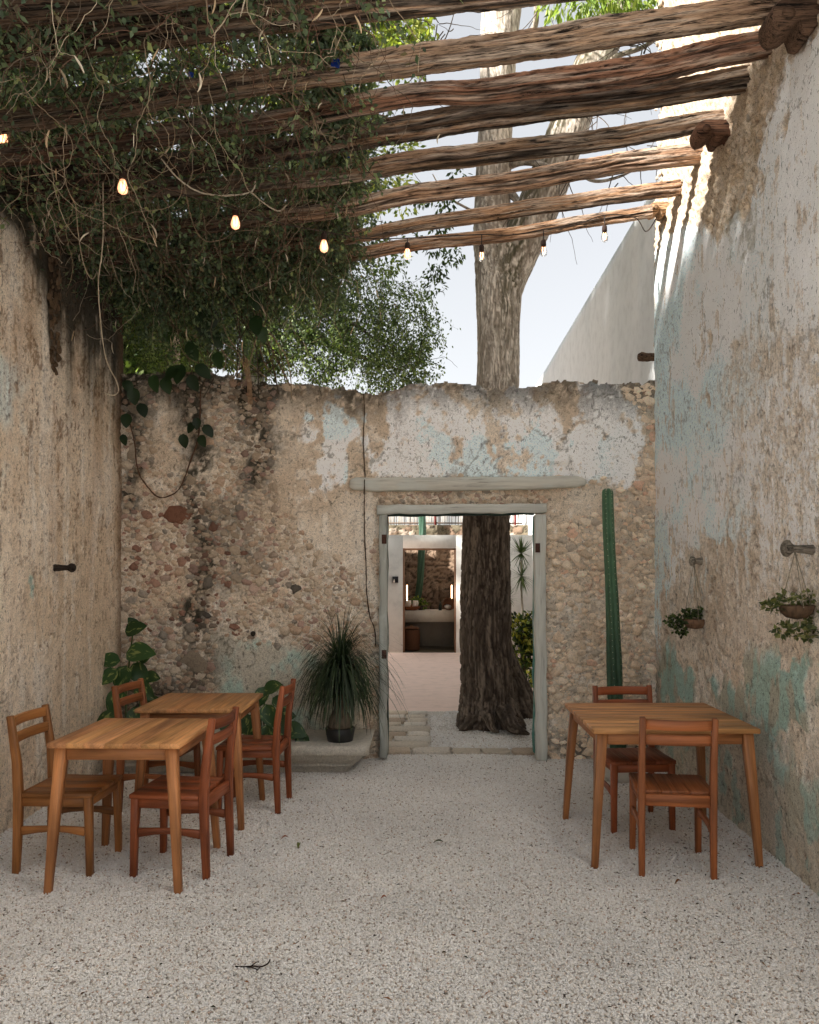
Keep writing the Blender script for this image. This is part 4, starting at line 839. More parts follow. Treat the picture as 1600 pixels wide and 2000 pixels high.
# ---------------------------------------------------------------- trees beyond the left of the wall
def bgtree(label, base, top, r0, clumps, crad, n, L, W, cols, droop=.4, tcol='#8f867a'):
    b_ = empty('leafy_tree', (0, 0, 0), 0, label, 'tree', 'trees beyond the courtyard walls'); V, Fs, c = bark_tube([base, tuple(np.array(base)*.5+np.array(top)*.5+[.1, 0, 0]), top], [r0, r0*.8, r0*.5], 60, 20, int(r0*1000)+len(label), lambda z_: z_*0, .1)
    a_ = Acc(); a_.add(V, Fs, c*srgb(tcol)/srgb('#c9bcab')); part(a_, 'trunk', 'bark', b_, True)
    a_ = Acc()
    for cl in clumps:
        V, Fs = tube(catmull([top, tuple((np.array(top)+np.array(cl))/2+rng.normal(0, .15, 3)), cl], 9), np.linspace(r0*.3, .008, 9), 5); a_.add(V, Fs, srgb('#6b6156'))
    part(a_, 'branches', 'bark', b_); twigs(b_, clumps, 60, .9, .005, '#4f473c')
    sub = []
    for cl in clumps: sub += [tuple(np.array(cl)+rng.normal(0, 1, 3)*np.array(crad)*.55) for _ in range(6)]
    leafy('crown', b_, sub, np.array(crad)*.42, n, L, W, cols, droop=droop)
G1 = ['#56683a', '#6d7f47', '#44562f', '#7f8f52', '#3a4a2a']
bgtree('pale trunked tree with fine drooping foliage just beyond the back wall', (ax(500, 9.6), 9.6, 0), (ax(490, 9.6), 9.6, az(560, 9.6)), .13, [at(330, 640, 9.4), at(420, 690, 9.6), at(560, 690, 9.4), at(620, 650, 9.6), at(700, 700, 9.3), at(770, 690, 9.4), at(655, 600, 9.6), at(790, 725, 9.5), at(300, 580, 9.8), at(520, 720, 9.5), at(640, 730, 9.5), at(350, 700, 9.5)], (.36, .36, .27), 9000, .05, .013, G1, .9, '#cfcac2')
bgtree('leaning tree with a dense crown behind the back wall at the far left', (ax(290, 11), 11, 0), (ax(335, 11), 11, az(560, 11)), .2, [at(260, 480, 11), at(380, 600, 11), at(250, 680, 11), at(450, 500, 11.2), at(520, 420, 11), at(300, 350, 11), at(150, 400, 11), at(420, 330, 11), at(600, 480, 11)], (.75, .7, .6), 14000, .08, .024, G1, .3, '#b59f86')
bgtree('tall sunlit tree rising above the vine-covered beams', (ax(420, 12), 12.5, 0), (ax(480, 12), 12.5, 6), .2, [at(560, 90, 11), at(680, 60, 11.4), at(760, 100, 11.4), at(620, 160, 11), at(740, 20, 11), at(450, 200, 11), at(300, 100, 11), at(640, 250, 11.5), at(560, 300, 11.5), at(180, 250, 11), at(400, 20, 11), at(730, 360, 12), at(150, 60, 11)], (.8, .8, .62), 15000, .10, .028, ['#8f9c48', '#a9b05c', '#74853c', '#5d7034', '#b9bb70'], .6)
bgtree('tall spreading tree to the left of the court, its crown at the top left', (-6.2, 8.4, 0), (-6.0, 8.4, 3.0), .16, [(-6, 8.4, 4.6), (-5.6, 7.2, 4.3), (-6.6, 9.4, 5.2), (-5.8, 9.8, 4.2), (-6.4, 6.6, 5.4), (-6, 11, 5), (-6.8, 7.8, 6.2), (-6.2, 5.4, 5.6), (-6.4, 12.2, 5.0), (-6.2, 10.4, 6.4), (-4.8, 6.4, 8.8), (-5.2, 8.4, 9.2), (-4.6, 10.2, 8.9), (-5.0, 4.6, 8.6), (-5.4, 7.4, 7.8), (-5.2, 9.4, 7.6)], (1.0, 1.15, .8), 34000, .16, .055, G1, .3)  # mostly unseen tree, added to shade the patio and the tall white wall
bgtree('broad tree outside the left wall shading the courtyard', (-5.4, 2.2, 0), (-5.1, 2.2, 3.6), .22, [(-4.6, .2, 5.6), (-4.2, 1.6, 6.4), (-5.2, 3.2, 6.3), (-4.4, 4.6, 6.1), (-5.4, 1.0, 7.2), (-4.6, 2.6, 7.3), (-3.9, 3.4, 5.6), (-4.0, -.6, 6.6), (-4.9, -1.4, 6.0), (-4.6, 5.6, 7.0), (-3.6, .4, 7.2), (-3.5, 1.8, 7.4), (-5.2, 4.4, 7.4), (-4.2, 3.2, 6.9), (-3.9, -1.6, 6.2), (-3.8, -.6, 5.4), (-3.9, 1.6, 5.2), (-3.8, 4.6, 5.3), (-4.4, 1.0, 7.6), (-4.6, -.8, 7.2)], (.9, .9, .66), 34000, .14, .05, G1, .4)
bt = bpy.data.objects[[o.name for o in bpy.data.objects if o.get('label','').startswith('broad tree')][0]]
leafy('crown', bt, [(-3.7, -1, 4.7), (-3.6, .5, 4.7), (-3.6, 2, 4.8), (-3.7, 3.5, 4.8), (-3.6, 5, 4.9), (-4.2, -.6, 5.9), (-4.3, 1.4, 6.2), (-4.4, 3.6, 6.2), (-4.4, 5.4, 6.3), (-3.9, .8, 7.0), (-4.0, 2.8, 6.9)], (.8, 1.2, .85), 32000, .15, .055, G1, droop=.4)  # extra clumps added to stop sun leaking onto the right wall
lt = bpy.data.objects[[o.name for o in bpy.data.objects if o.get('label','').startswith('tall spreading')][0]]
leafy('crown', lt, [(-3.9, 8.4, 4.6), (-3.7, 10, 5.2), (-3.9, 11.6, 4.9), (-4.2, 13, 5.2), (-4.4, 9.4, 6.4), (-4.4, 11.4, 6.6)], (.8, .9, .8), 16000, .11, .04, G1, droop=.5)  # fills the leafy view, and added to keep sun off the patio
leafy('crown', lt, [(-5, 4.2, 8.9), (-5, 5.6, 9.2), (-5, 7.2, 9.1), (-5, 8.8, 9.2), (-5, 10.4, 9.2), (-5.2, 6.4, 8.2)], (1.2, 1.1, .85), 22000, .17, .06, G1, droop=.4)  # high crown above the frame, added to shade the tall white wall
leafy('sun_block_foliage', lt, [(-4.6, 5.6+1.2*i, 2.9) for i in range(7)]+[(-4.0, 6+1.3*i, 3.3) for i in range(6)], (.9, .95, .9), 22000, .14, .05, G1, droop=.4)  # hidden hedge clumps added to keep sun stripes off the patio floor
# drooping streamers of the tree just behind the wall
wt = bpy.data.objects[[o.name for o in bpy.data.objects if o.get('label','').startswith('pale trunked tree')][0]]
n = 800; q = rng.uniform(0, 1, n)**1.15; xs_ = 235+600*q; ys_ = rng.uniform(480, 650, n)+110*np.clip(q-.45, 0, 1)*2*rng.uniform(.3, 1, n)
S = np.array([at(a_, b_, 9.3+random.uniform(-.5, .5)) for a_, b_ in zip(xs_, ys_)]); D = rng.normal(0, .5, (n, 3))+[0, 0, -.6]; K = 24; PP = np.zeros((n, K, 3)); p = S.copy(); d = unit(D); l = rng.uniform(.25, .95, (n, 1))/K
for i in range(K): PP[:, i] = p; p = p+d*l; d = unit(d+rng.normal(0, .25, (n, 3))+[0, 0, -.10])
V, Q = multi_tube(PP, np.full(n, .003), np.full(n, .0012), 3); o = link('drooping_twigs', mesh('drooping_twigs', V, Q, MAT['bark'], np.broadcast_to(srgb('#5b5243'), (len(V), 3))), wt); o['kind'] = 'stuff'
Lp = np.concatenate([PP.reshape(-1, 3)]*2)+rng.normal(0, .028, (n*K*2, 3)); m = len(Lp); pal = np.array([srgb(c_) for c_ in G1+['#7d8a62', '#44563a']])
Vl, Tl, Cl = leaves(Lp, rng.normal(0, .8, (m, 3))+[0, 0, -.8], rng.normal(0, 1, (m, 3)), rng.uniform(.03, .055, m), rng.uniform(.007, .013, m), pal[rng.integers(0, 7, m)]*rng.uniform(.8, 1.15, (m, 1)))
o = link('drooping_leaves', mesh('drooping_leaves', Vl, Tl, MAT['leaf'], Cl), wt); o['kind'] = 'stuff'

# ---------------------------------------------------------------- roof beams
def beam(Y, pts_, label, seed, tone='#8a7563', squish=1.0, dark=.0, red=.0):
    """pts_: (px,py,thickness px) along the beam lying at depth Y"""
    P = np.array([at(a_, b_, Y) for a_, b_, t in pts_]); R = np.array([t/2*Y/F for _, _, t in pts_])
    n = 420; Pc = catmull(P, n); s0 = np.linspace(0, 1, n); Rc = np.interp(s0, np.linspace(0, 1, len(R)), R)
    L = np.concatenate([[0], np.cumsum(np.linalg.norm(np.diff(Pc, axis=0), axis=1))]); seg_ = 64; th = np.arange(seg_)*2*math.pi/seg_
    Pc[:, 2] += (fbm(L*1.3, L*0, seed)-.5)*.035; Pc[:, 1] += (fbm(L*1.1, L*0+5, seed)-.5)*.05
    LL = np.broadcast_to(L[:, None], (n, seg_)); TH = np.broadcast_to(th[None], (n, seg_))
    cx_ = np.cos(TH); sn = np.sin(TH)
    def nz(fl, fr, sd, oc=4): return fbm((LL*fl+cx_*fr*.7).ravel(), (sn*fr+cx_*fr*.5+3).ravel(), seed+sd, oc).reshape(n, seg_)
    a1 = nz(1.4, 1.2, 1); a2 = nz(3.0, 5, 2); a3 = nz(9, 16, 3)
    sq = 1/np.maximum(np.abs(np.cos(TH+.3)), np.abs(np.sin(TH+.3)))**.6*squish*.95
    ck = np.clip(1-np.abs(nz(.8, 3.2, 4)-.5)*16, 0, 1)*ss(.4, .6, nz(1.1, 1, 5))
    a4 = nz(22, 34, 9, 3); D = Rc[:, None]*((sq-1.10)+(a1-.5)*.20+(a2-.5)*.13+(a3-.5)*.16+(a4-.5)*.10-ck*.28)
    V, Fs = tube(Pc, Rc, seg_, (0, .05, 1), True, D)
    base = srgb(tone); base = base*np.array([1.08, .97, .86]); c = mixc(np.broadcast_to(base*1.25, (n*seg_, 3)).copy(), srgb('#c0b3a4'), ss(.42, .65, a2.ravel())*.6)
    c = mixc(c, srgb('#86604e'), (ss(.5, .7, nz(1.2, 2.2, 6)).ravel())*(.3+red)); c = mixc(c, srgb('#1d1815'), np.clip(ck.ravel()*.9+ss(.56-dark*.25, .68-dark*.2, nz(.9, 2.4, 7)).ravel()*.75, 0, .95))
    c = mixc(c, srgb('#2f2720'), ss(-.3, -1.3, V[:, 0])*.72)  # shade under the vine painted in: logs darken toward the left
    gc = np.stack([LL.ravel(), (cx_*.09+seed).ravel(), (sn*.09).ravel()], -1)
    root = empty('roof_beam', tuple(Pc[n//2]), 0, label, 'beam', 'old timber roof beams across the courtyard')
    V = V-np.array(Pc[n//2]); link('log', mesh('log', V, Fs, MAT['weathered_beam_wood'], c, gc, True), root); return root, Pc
BM = 'rough old roof beam '
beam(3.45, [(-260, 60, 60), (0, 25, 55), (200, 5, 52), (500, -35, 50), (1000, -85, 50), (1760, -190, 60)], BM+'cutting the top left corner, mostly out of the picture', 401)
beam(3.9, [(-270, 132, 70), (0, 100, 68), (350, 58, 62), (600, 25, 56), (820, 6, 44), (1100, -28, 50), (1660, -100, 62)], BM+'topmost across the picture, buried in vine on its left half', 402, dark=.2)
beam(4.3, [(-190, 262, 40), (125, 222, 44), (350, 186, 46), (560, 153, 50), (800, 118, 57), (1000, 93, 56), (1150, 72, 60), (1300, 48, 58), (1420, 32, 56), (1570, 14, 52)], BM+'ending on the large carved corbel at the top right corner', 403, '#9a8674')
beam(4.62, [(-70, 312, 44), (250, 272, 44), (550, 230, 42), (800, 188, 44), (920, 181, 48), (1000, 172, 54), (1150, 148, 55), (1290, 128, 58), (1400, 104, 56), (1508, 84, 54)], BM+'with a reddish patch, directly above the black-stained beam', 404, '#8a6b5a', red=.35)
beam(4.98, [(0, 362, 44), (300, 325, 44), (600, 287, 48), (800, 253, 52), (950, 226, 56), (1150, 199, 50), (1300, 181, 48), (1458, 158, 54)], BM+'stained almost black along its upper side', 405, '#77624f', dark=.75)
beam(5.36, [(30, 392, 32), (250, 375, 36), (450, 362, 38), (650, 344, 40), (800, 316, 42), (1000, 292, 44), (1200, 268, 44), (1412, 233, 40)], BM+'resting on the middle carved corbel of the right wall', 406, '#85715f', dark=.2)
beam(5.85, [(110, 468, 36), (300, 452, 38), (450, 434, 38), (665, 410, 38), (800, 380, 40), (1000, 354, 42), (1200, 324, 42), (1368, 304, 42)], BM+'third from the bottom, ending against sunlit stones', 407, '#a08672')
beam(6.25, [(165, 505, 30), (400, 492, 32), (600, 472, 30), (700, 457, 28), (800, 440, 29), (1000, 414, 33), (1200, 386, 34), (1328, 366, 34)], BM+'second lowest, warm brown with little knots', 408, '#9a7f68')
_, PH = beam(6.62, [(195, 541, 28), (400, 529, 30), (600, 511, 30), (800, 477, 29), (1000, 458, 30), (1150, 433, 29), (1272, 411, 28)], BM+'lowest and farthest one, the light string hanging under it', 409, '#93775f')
# carved corbels under the beam ends
def corbel(px0, px1, py_, Y, s, label, tone):
    """scrolled bracket: round nose, two leaf notches"""
    x0, _, z0 = at(px0, py_, Y); L = (px1-px0)*Y/F; h = L/2.6*s; L *= 1.25
    prof = []
    for t in np.linspace(math.pi*.5, math.pi*1.35, 12): prof.append((.36*h+.5*h*math.cos(t)+.14*h, -.45*h+.5*h*math.sin(t)))
    prof += [(.62*h, -.80*h), (.85*h, -.62*h), (.98*h, -.98*h), (1.2*h, -1.02*h), (1.42*h, -.75*h), (1.62*h, -.68*h), (1.85*h, -1.05*h), (2.05*h, -1.12*h), (2.2*h, -.85*h), (2.35*h, -.6*h), (max(2.6*h, L), -.55*h), (max(2.6*h, L), .05*h)]
    n = len(prof); w_ = .075*s; V = []; Fs = []
    for k, (yy, ins) in enumerate(((-w_, .93), (-w_*.75, 1), (w_*.75, 1), (w_, .93))):
        cx_ = np.mean([p[0] for p in prof]); cz_ = -.4*h
        V += [(cx_+(a_-cx_)*ins, yy, cz_+(b_-cz_)*ins) for a_, b_ in prof]
    for k in range(3): Fs += [(k*n+i, k*n+(i+1) % n, (k+1)*n+(i+1) % n, (k+1)*n+i) for i in range(n)]
    Fs += [tuple(range(n-1, -1, -1)), tuple(3*n+i for i in range(n))]
    V = np.array(V); root = empty('corbel', (x0, Y, z0), 0, label, 'corbel', 'carved wooden corbels of the right wall')
    link('carved_bracket', mesh('carved_bracket', V, Fs, MAT['weathered_beam_wood'], np.broadcast_to(srgb(tone), (len(V), 3)), V), root)
    a_ = Acc(); V, Fs = tube([(h*.5, -w_-.012, -.45*h), (h*.5, w_+.012, -.45*h)], [h*.2, h*.2], 12, (0, 0, 1)); a_.add(V, Fs, srgb(tone)*.7); a_.build('scroll_eye', MAT['weathered_beam_wood'], root)
corbel(1492, 1625, 22, 4.15, 1.25, 'large dark carved corbel cut off by the top right corner', '#6d5544')
corbel(1352, 1450, 247, 5.3, 1.05, 'dark brown carved corbel under the middle beam end', '#6a4c3a')
corbel(1264, 1330, 402, 6.68, .95, 'sunlit tan carved corbel under the lowest beam end', '#b08c6a')
# ---------------------------------------------------------------- pegs and stubs
def peg(x, y, z, L, r, dirx, label, tone, knob=1.5, dz=0.0):
    root = empty('wall_peg', (x, y, z), 0, label, 'peg', 'wooden pegs sticking out of the walls')
    n = 22; t = np.linspace(0, 1, n); R = np.interp(t, [0, .15, .55, .68, .74, .82, .93, 1], [r*1.15, r, r*.72, r*.7, r*1.0, r*knob, r*knob*.9, r*.45]); P = np.stack([dirx*L*t, -0*t, dz*t], -1)
    V, Fs = tube(P, R, 16, (0, .05, 1)); V += rng.normal(0, r*.03, V.shape); link('turned_peg', mesh('turned_peg', V, Fs, MAT['weathered_beam_wood'], np.broadcast_to(srgb(tone), (len(V), 3)), V, True), root); return root
yl = -XL*F/(CX-106); peg(XL-.02, yl, az(1109, yl), .17, .026, 1, 'dark wooden peg in the left wall', '#3c332c', 1.25)
yr = XR*F/(1372-CX); peg(XR+.03, yr, az(1096, yr), .12, .030, -1, 'small pale peg in the right wall holding the farther hanging planter', '#a39a8c', 1.3)
y2 = XR*F/(1588-CX); peg(XR+.03, y2, az(1075, y2), .19, .026, -1, 'large grey knobbed peg in the right wall at the picture edge', '#857c70', 1.7, .012)
root = empty('wood_stub', (ax(1278, YB+.1), YB+.1, az(692, YB)), 0, 'short dark log stub jutting left from the far end of the right wall', 'wood stub'); V, Fs = tube(catmull([(.06, 0, 0), (0, 0, .005), (-.08, 0, .0), (-.14, 0, .01)], 16), np.interp(np.linspace(0, 1, 16), [0, .5, .85, 1], [.035, .034, .042, .02]), 12, (0, .05, 1))
V += rng.normal(0, .002, V.shape); link('log', mesh('log', V, Fs, MAT['weathered_beam_wood'], np.broadcast_to(srgb('#6b5341'), (len(V), 3)), V, True), root)
root = empty('wall_peg', (ax(494, YB), YB-.0, az(1237, YB)), 0, 'little dark peg stub in the back wall above the turquoise plaster patch', 'peg', 'wooden pegs sticking out of the walls'); V, Fs = tube([(0, .02, 0), (.01, -.04, 0), (.015, -.07, 0)], [.02, .022, .018], 10); link('turned_peg', mesh('turned_peg', V, Fs, MAT['weathered_beam_wood'], np.broadcast_to(srgb('#3a332d'), (len(V), 3)), V, True), root)
# ---------------------------------------------------------------- furniture
WR, WO, WY, WB = srgb('#92502f'), srgb('#a2623a'), srgb('#a26c3c'), srgb('#8a5a36')
def chair(x, y, rz, tone, label, tilt=.035):
    root = empty('wooden_chair', (x, y, 0), rz, label, 'chair', 'wooden dining chairs'); v = lambda: tone*random.uniform(.88, 1.1)
    hw = .183
    for s in (-1, 1):
        stick('front_leg', [(s*hw, .195, 0), (s*(hw-.002), .190, .25), (s*(hw-.004), .185, .418)], [(.032, .032), (.036, .036), (.040, .040)], parent=root, up=(0, 1, 0), color=v())
        stick('rear_leg', [(s*hw, -.20, 0), (s*hw, -.19, .25), (s*hw, -.186, .42), (s*hw, -.196, .60), (s*hw, -.196-tilt, .842)], [(.030, .034), (.034, .042), (.036, .046), (.034, .042), (.030, .032)], parent=root, up=(0, 1, 0), color=v())
        P = [(s*hw, -.17, .238), (s*hw, -.08, .248), (s*hw, 0, .252), (s*hw, .08, .248), (s*hw, .17, .238)]
        stick('side_stretcher', P, [(.020, .046), (.020, .034), (.020, .030), (.020, .034), (.020, .046)], parent=root, color=v())
        stick('seat_rail', [(s*(hw-.003), -.165, .392), (s*(hw-.003), .166, .392)], [(.022, .048)]*2, parent=root, color=v())
    stick('seat_rail', [(-hw+.02, .187, .392), (hw-.02, .187, .392)], [(.022, .048)]*2, parent=root, color=v())
    stick('seat_rail', [(-hw+.018, -.186, .400), (hw-.018, -.186, .400)], [(.026, .062)]*2, parent=root, color=v())
    xs = [-.203, -.075, .07, .203]
    for a_, b_ in zip(xs[:-1], xs[1:]):
        y0 = -.160; stick('seat_board', [((a_+b_)/2, y0, .430), ((a_+b_)/2, .03, .427), ((a_+b_)/2, .212, .430)], [(b_-a_-.002, .024)]*3, parent=root, color=v())
    for z_, h_, dy in ((.805, .054, -.030), (.722, .054, -.016)):
        yb = -.196-tilt*(z_-.6)/.242; P = [(t*(hw-.012), yb+dy*(1-t*t)+.004, z_) for t in np.linspace(-1, 1, 11)]
        stick('back_slat', P, [(.018, h_)]*11, parent=root, color=v(), ch=.004)
    return root
def table(x, y, rz, W, D, tone, label, n, along, lead=.0):
    root = empty('wooden_table', (x, y, 0), rz, label, 'table', 'square wooden dining tables'); v = lambda lo=.85, hi=1.12: tone*random.uniform(lo, hi)
    e = np.linspace(-.5, .5, n+1)+np.concatenate([[0], rng.uniform(-.012, .012, n-1), [0]])
    for k in range(n):
        c_ = (e[k]+e[k+1])/2; wd = e[k+1]-e[k]; col_ = v(.74, 1.2)*np.array([1, random.uniform(.94, 1.04), random.uniform(.88, 1.05)])
        if along == 'Y': stick('top_board', [(c_*W, -D/2, .737), (c_*W, 0, .737), (c_*W, D/2, .737)], [(wd*W-.0012, .026)]*3, parent=root, color=col_, ch=.0018)
        else: stick('top_board', [(-W/2, c_*D, .737), (0, c_*D, .737), (W/2, c_*D, .737)], [(wd*D-.0012, .026)]*3, parent=root, color=col_, ch=.0018)
    ix, iy = W/2-.055, D/2-.055; LEGT = np.array([.72, .62, .54])
    for sx_ in (-1, 1):
        for sy_ in (-1, 1):
            stick('leg', [(sx_*(W/2-.005), sy_*(D/2-.005), 0), (sx_*(W/2-.03), sy_*(D/2-.03), .4), (sx_*ix, sy_*iy, .723)], [(.034, .034), (.046, .046), (.056, .056)], parent=root, up=(0, 1, 0), color=v()*LEGT)
    for s in (-1, 1):
        stick('apron', [(-ix+.028, s*(iy+.006), .690), (ix-.028, s*(iy+.006), .690)], [(.022, .062)]*2, parent=root, color=v()*LEGT)
        stick('apron', [(s*(ix+.006), -iy+.028, .690), (s*(ix+.006), iy-.028, .690)], [(.022, .062)]*2, parent=root, color=v()*LEGT)
    return root
TT = srgb('#cc9565')
table(-1.553, 4.41, math.radians(-1.5), .665, .69, TT, 'square wooden table nearest the camera on the left', 7, 'Y')
table(-1.478, 5.39, math.radians(0), .665, .66, TT*.97, 'square wooden table farther back on the left by the planter', 7, 'Y')
table(1.345, 4.865, math.radians(.8), .905, .875, TT*.98, 'larger square wooden table alone on the right side', 9, 'X')
chair(-1.96, 4.49, math.radians(-92), WY*.92, 'yellowish wooden chair farthest left, its back to the left wall')
chair(-1.325, 4.45, math.radians(84), WR*1.0, 'reddish wooden chair at the right side of the near left table')
chair(-1.82, 5.575, math.radians(-97), WO*.9, 'wooden chair between the left wall and the far left table')
chair(-1.18, 5.60, math.radians(88), WR*.95, 'reddish wooden chair at the right side of the far left table, nearest the palm')
chair(1.335, 4.49, math.radians(-7), WO*.95, 'orange-brown wooden chair seen from behind at the near side of the right table')
chair(1.31, 5.22, math.radians(184), WR*.95, 'wooden chair behind the right table, below the tall cactus')
# ---------------------------------------------------------------- cactus in its white pot
b = empty('column_cactus', (0, 0, 0), 0, 'tall single green column cactus against the back wall right of the door', 'cactus')
Yk = 6.22; pts_ = [(1210, 1500, 32), (1206, 1440, 32), (1202, 1370, 31), (1200, 1300, 31), (1198, 1240, 27), (1196, 1180, 25), (1193, 1120, 22), (1190, 1060, 22), (1188, 1010, 22), (1187, 965, 21), (1187, 957, 16), (1187, 954, 6)]
P = catmull([at(a_, b_, Yk) for a_, b_, _ in pts_], 170); t = np.linspace(0, 1, 170)*(len(pts_)-1); R = np.interp(t, range(len(pts_)), [c_/2*Yk/F*1.06 for *_, c_ in pts_])
seg_ = 48; th = np.arange(seg_)*2*math.pi/seg_; tw = np.interp(t, [0, 3, 6, 11], [0.5, .2, 0, 0])
d = np.array([[-R[i]*.36*(1-abs(math.cos((q+tw[i])*6/2))**.7) for q in th] for i in range(170)])
V, Fs = tube(P, R, seg_, (0, 1, .02), True, d); dk = ss(1.7, .8, V[:, 2]); c = mixc(np.broadcast_to(srgb('#45664a'), (len(V), 3)).copy(), srgb('#2a4231'), dk*.8)
a = Acc(); a.add(V, Fs, c); part(a, 'cactus_stem', 'cactus_skin', b, True)
a = Acc()
for k in range(6):
    for i in range(2, 165, 3):
        q = k*2*math.pi/6-tw[i]; ctr = P[i]+np.array([math.cos(q), 0, 0])*0
        T = P[min(i+1, 169)]-P[i-1]; T /= np.linalg.norm(T); S_ = np.cross(T, (0, 1, .02)); S_ /= np.linalg.norm(S_); U_ = np.cross(S_, T); pos = P[i]+(S_*math.cos(q)+U_*math.sin(q))*(R[i]+.001); s_ = .0035
        a.add(pos+np.array([(s_, 0, 0), (-s_, 0, 0), (0, s_, 0), (0, -s_, 0), (0, 0, s_), (0, 0, -s_)]), [(0, 2, 4), (2, 1, 4), (1, 3, 4), (3, 0, 4), (2, 0, 5), (1, 2, 5), (3, 1, 5), (0, 3, 5)], srgb('#b8b8a0'))
o = a.build('spine_dots', MAT['generic'], b); o['kind'] = 'stuff'
a = Acc(); X_ = ax(1212, Yk); V, Fs = lathe([(.085, 0), (.125, .04), (.15, .12), (.15, .2), (.135, .235), (.122, .235), (.12, .2)], 28, X_, Yk); a.add(V, Fs, srgb('#c9c6bf')); part(a, 'round_pot', 'ceramic', b, True)
# ---------------------------------------------------------------- stone planter ledge with palm
pl_ = empty('stone_plinth', (0, 0, 0), 0, 'long low moulded grey stone ledge under the palm at the back wall', 'stone ledge')
x0, x1 = -2.45, ax(672, 6.5); prof = [(6.50, 0), (6.46, .015), (6.46, .055), (6.43, .062), (6.42, .075), (6.43, .088), (6.40, .10), (6.37, .125), (6.345, .15), (6.34, .165), (6.30, .175), (6.285, .19), (6.28, .245), (6.30, .26), (6.9, .262)]
n = len(prof); nx = 40; V = []
for i in range(nx+1):
    t = i/nx
    for (y_, z_) in prof:
        e = (6.5-y_) if y_ < 6.6 else .22; xx = x0+(x1+e-x0)*t; V.append((xx, y_+random.uniform(-.003, .003), z_+random.uniform(-.0035, .0035)))
Fs = [(i*n+j, i*n+j+1, (i+1)*n+j+1, (i+1)*n+j) for i in range(nx) for j in range(n-1)]+[tuple(nx*n+j for j in range(n)), tuple(range(n-1, -1, -1))]
a = Acc(); a.add(V, Fs, srgb('#c2bcb0')); part(a, 'moulded_block', 'rough_stone', pl_)
pm = empty('ponytail_palm', (ax(664, 6.45), 6.47, .262), 0, 'ponytail palm with a fountain of thin dark leaves on the stone ledge', 'palm')
a = Acc(); V, Fs = lathe([(.10, 0), (.11, .05), (.118, .10), (.105, .105), (.1, .08)], 22); a.add(V, Fs, srgb('#2b2a29')); part(a, 'pot', 'ceramic', pm)
a = Acc(); V, Fs = lathe([(.07, .07), (.095, .12), (.085, .18), (.045, .25), (.028, .34), (.024, .50)], 20); a.add(V, Fs, srgb('#6d6153')); part(a, 'swollen_stem', 'bark', pm, True)
def strap(parent, name, n, base, mat='strap_leaf'):
    V = []; Fs = []; C = []
    for i in range(n):
        az_ = random.uniform(0, 6.283); long_ = random.random() < .16; L = random.uniform(.36, .62) if not long_ else random.uniform(.62, .9); el = random.uniform(.5, 1.5) if not long_ else random.uniform(.8, 1.4); ww = random.uniform(.005, .0095) if not long_ else .0035
        p = np.array(base, float)+[0, 0, random.uniform(-.05, .06)]; d = np.array([math.cos(az_)*math.cos(el), math.sin(az_)*math.cos(el), math.sin(el)]); k = 15; g = random.uniform(2.6, 4.4) if not long_ else random.uniform(2.2, 3.2)
        if random.random() < .12: g = 1.0; d = unit(d+[0, 0, 1.5]); L *= .75
        c_ = srgb(random.choice(['#2c3a26', '#38472e', '#25321f', '#46553a']))*random.uniform(.75, 1.25); sd = unit(np.cross(d, [0, 0, 1])+1e-6); b0 = len(V)
        for q in range(k):
            t = q/(k-1); w_ = ww*(1-t)**.6+.0006; V += [tuple(p-sd*w_), tuple(p+sd*w_)]; C += [c_, c_]
            if p[2] < -.18: d = np.array([d[0], d[1], 0])*.5
            p = p+d*L/(k-1); d = unit(d+np.array([0, 0, -g*.075]))
            if p[1]+6.47 > YB-.03: p[1] = YB-.03-6.47
        for q in range(k-1): Fs.append((b0+q*2, b0+q*2+1, b0+q*2+3, b0+q*2+2))
    o = link(name, mesh(name, V, Fs, MAT[mat], np.array(C)), parent); o['kind'] = 'stuff'
strap(pm, 'strap_leaves', 430, (0, 0, .50)); strap(pm, 'strap_leaves', 260, (0, 0, .36))
a = Acc(); V, Fs = lathe([(.03, 0), (.05, .02), (.045, .07), (.02, .1)], 10); V += rng.normal(0, .005, V.shape); a.add(V, Fs, srgb('#d3cdc6')); o = part(a, 'white_stone', 'generic', None); o.location = (ax(577, 6.5), 6.5, .262); tag(o, 'small white lump of stone on the ledge, left of the palm', 'stone')
# ---------------------------------------------------------------- big heart leaves
def heart(L, W, fold=.16, droop=.25, n=8):
    V = []; G = []
    for i in range(n+1):
        t = i/n; w_ = W*(math.sin(math.pi*min(1, t**.72)))**.75*(1 if t > .02 else .5); z_ = -droop*L*t*t
        for s in (-1, -.5, 0, .5, 1):
            back_ = -.12*L*(abs(s)**1.5)*(1-t)**2; V.append((s*w_, t*L+back_, z_+abs(s)*w_*fold)); G.append((s, t+abs(s)*.35, 0))
    Fs = [(i*5+j, i*5+j+1, i*5+j+6, i*5+j+5) for i in range(n) for j in range(4)]; return np.array(V), Fs, np.array(G)
def hleaf(parent, pos, d, nrm, L, W, c, mat='pothos_leaf', name='leaf'):
    V, Fs, G = heart(L, W, random.uniform(.05, .25), random.uniform(.1, .4)); d = unit(np.array(d, float)); nn = np.array(nrm, float); nn = unit(nn-d*(nn@d)); s = np.cross(d, nn)
    W_ = V[:, :1]*s+V[:, 1:2]*d+V[:, 2:3]*nn; o = link(name, mesh(name, W_, Fs, MAT[mat], np.broadcast_to(c, (len(V), 3)), G*.12+rng.uniform(0, 9, 3)*[1, 1, 0], True), parent, pos); return o
PG = srgb('#2f4a26')
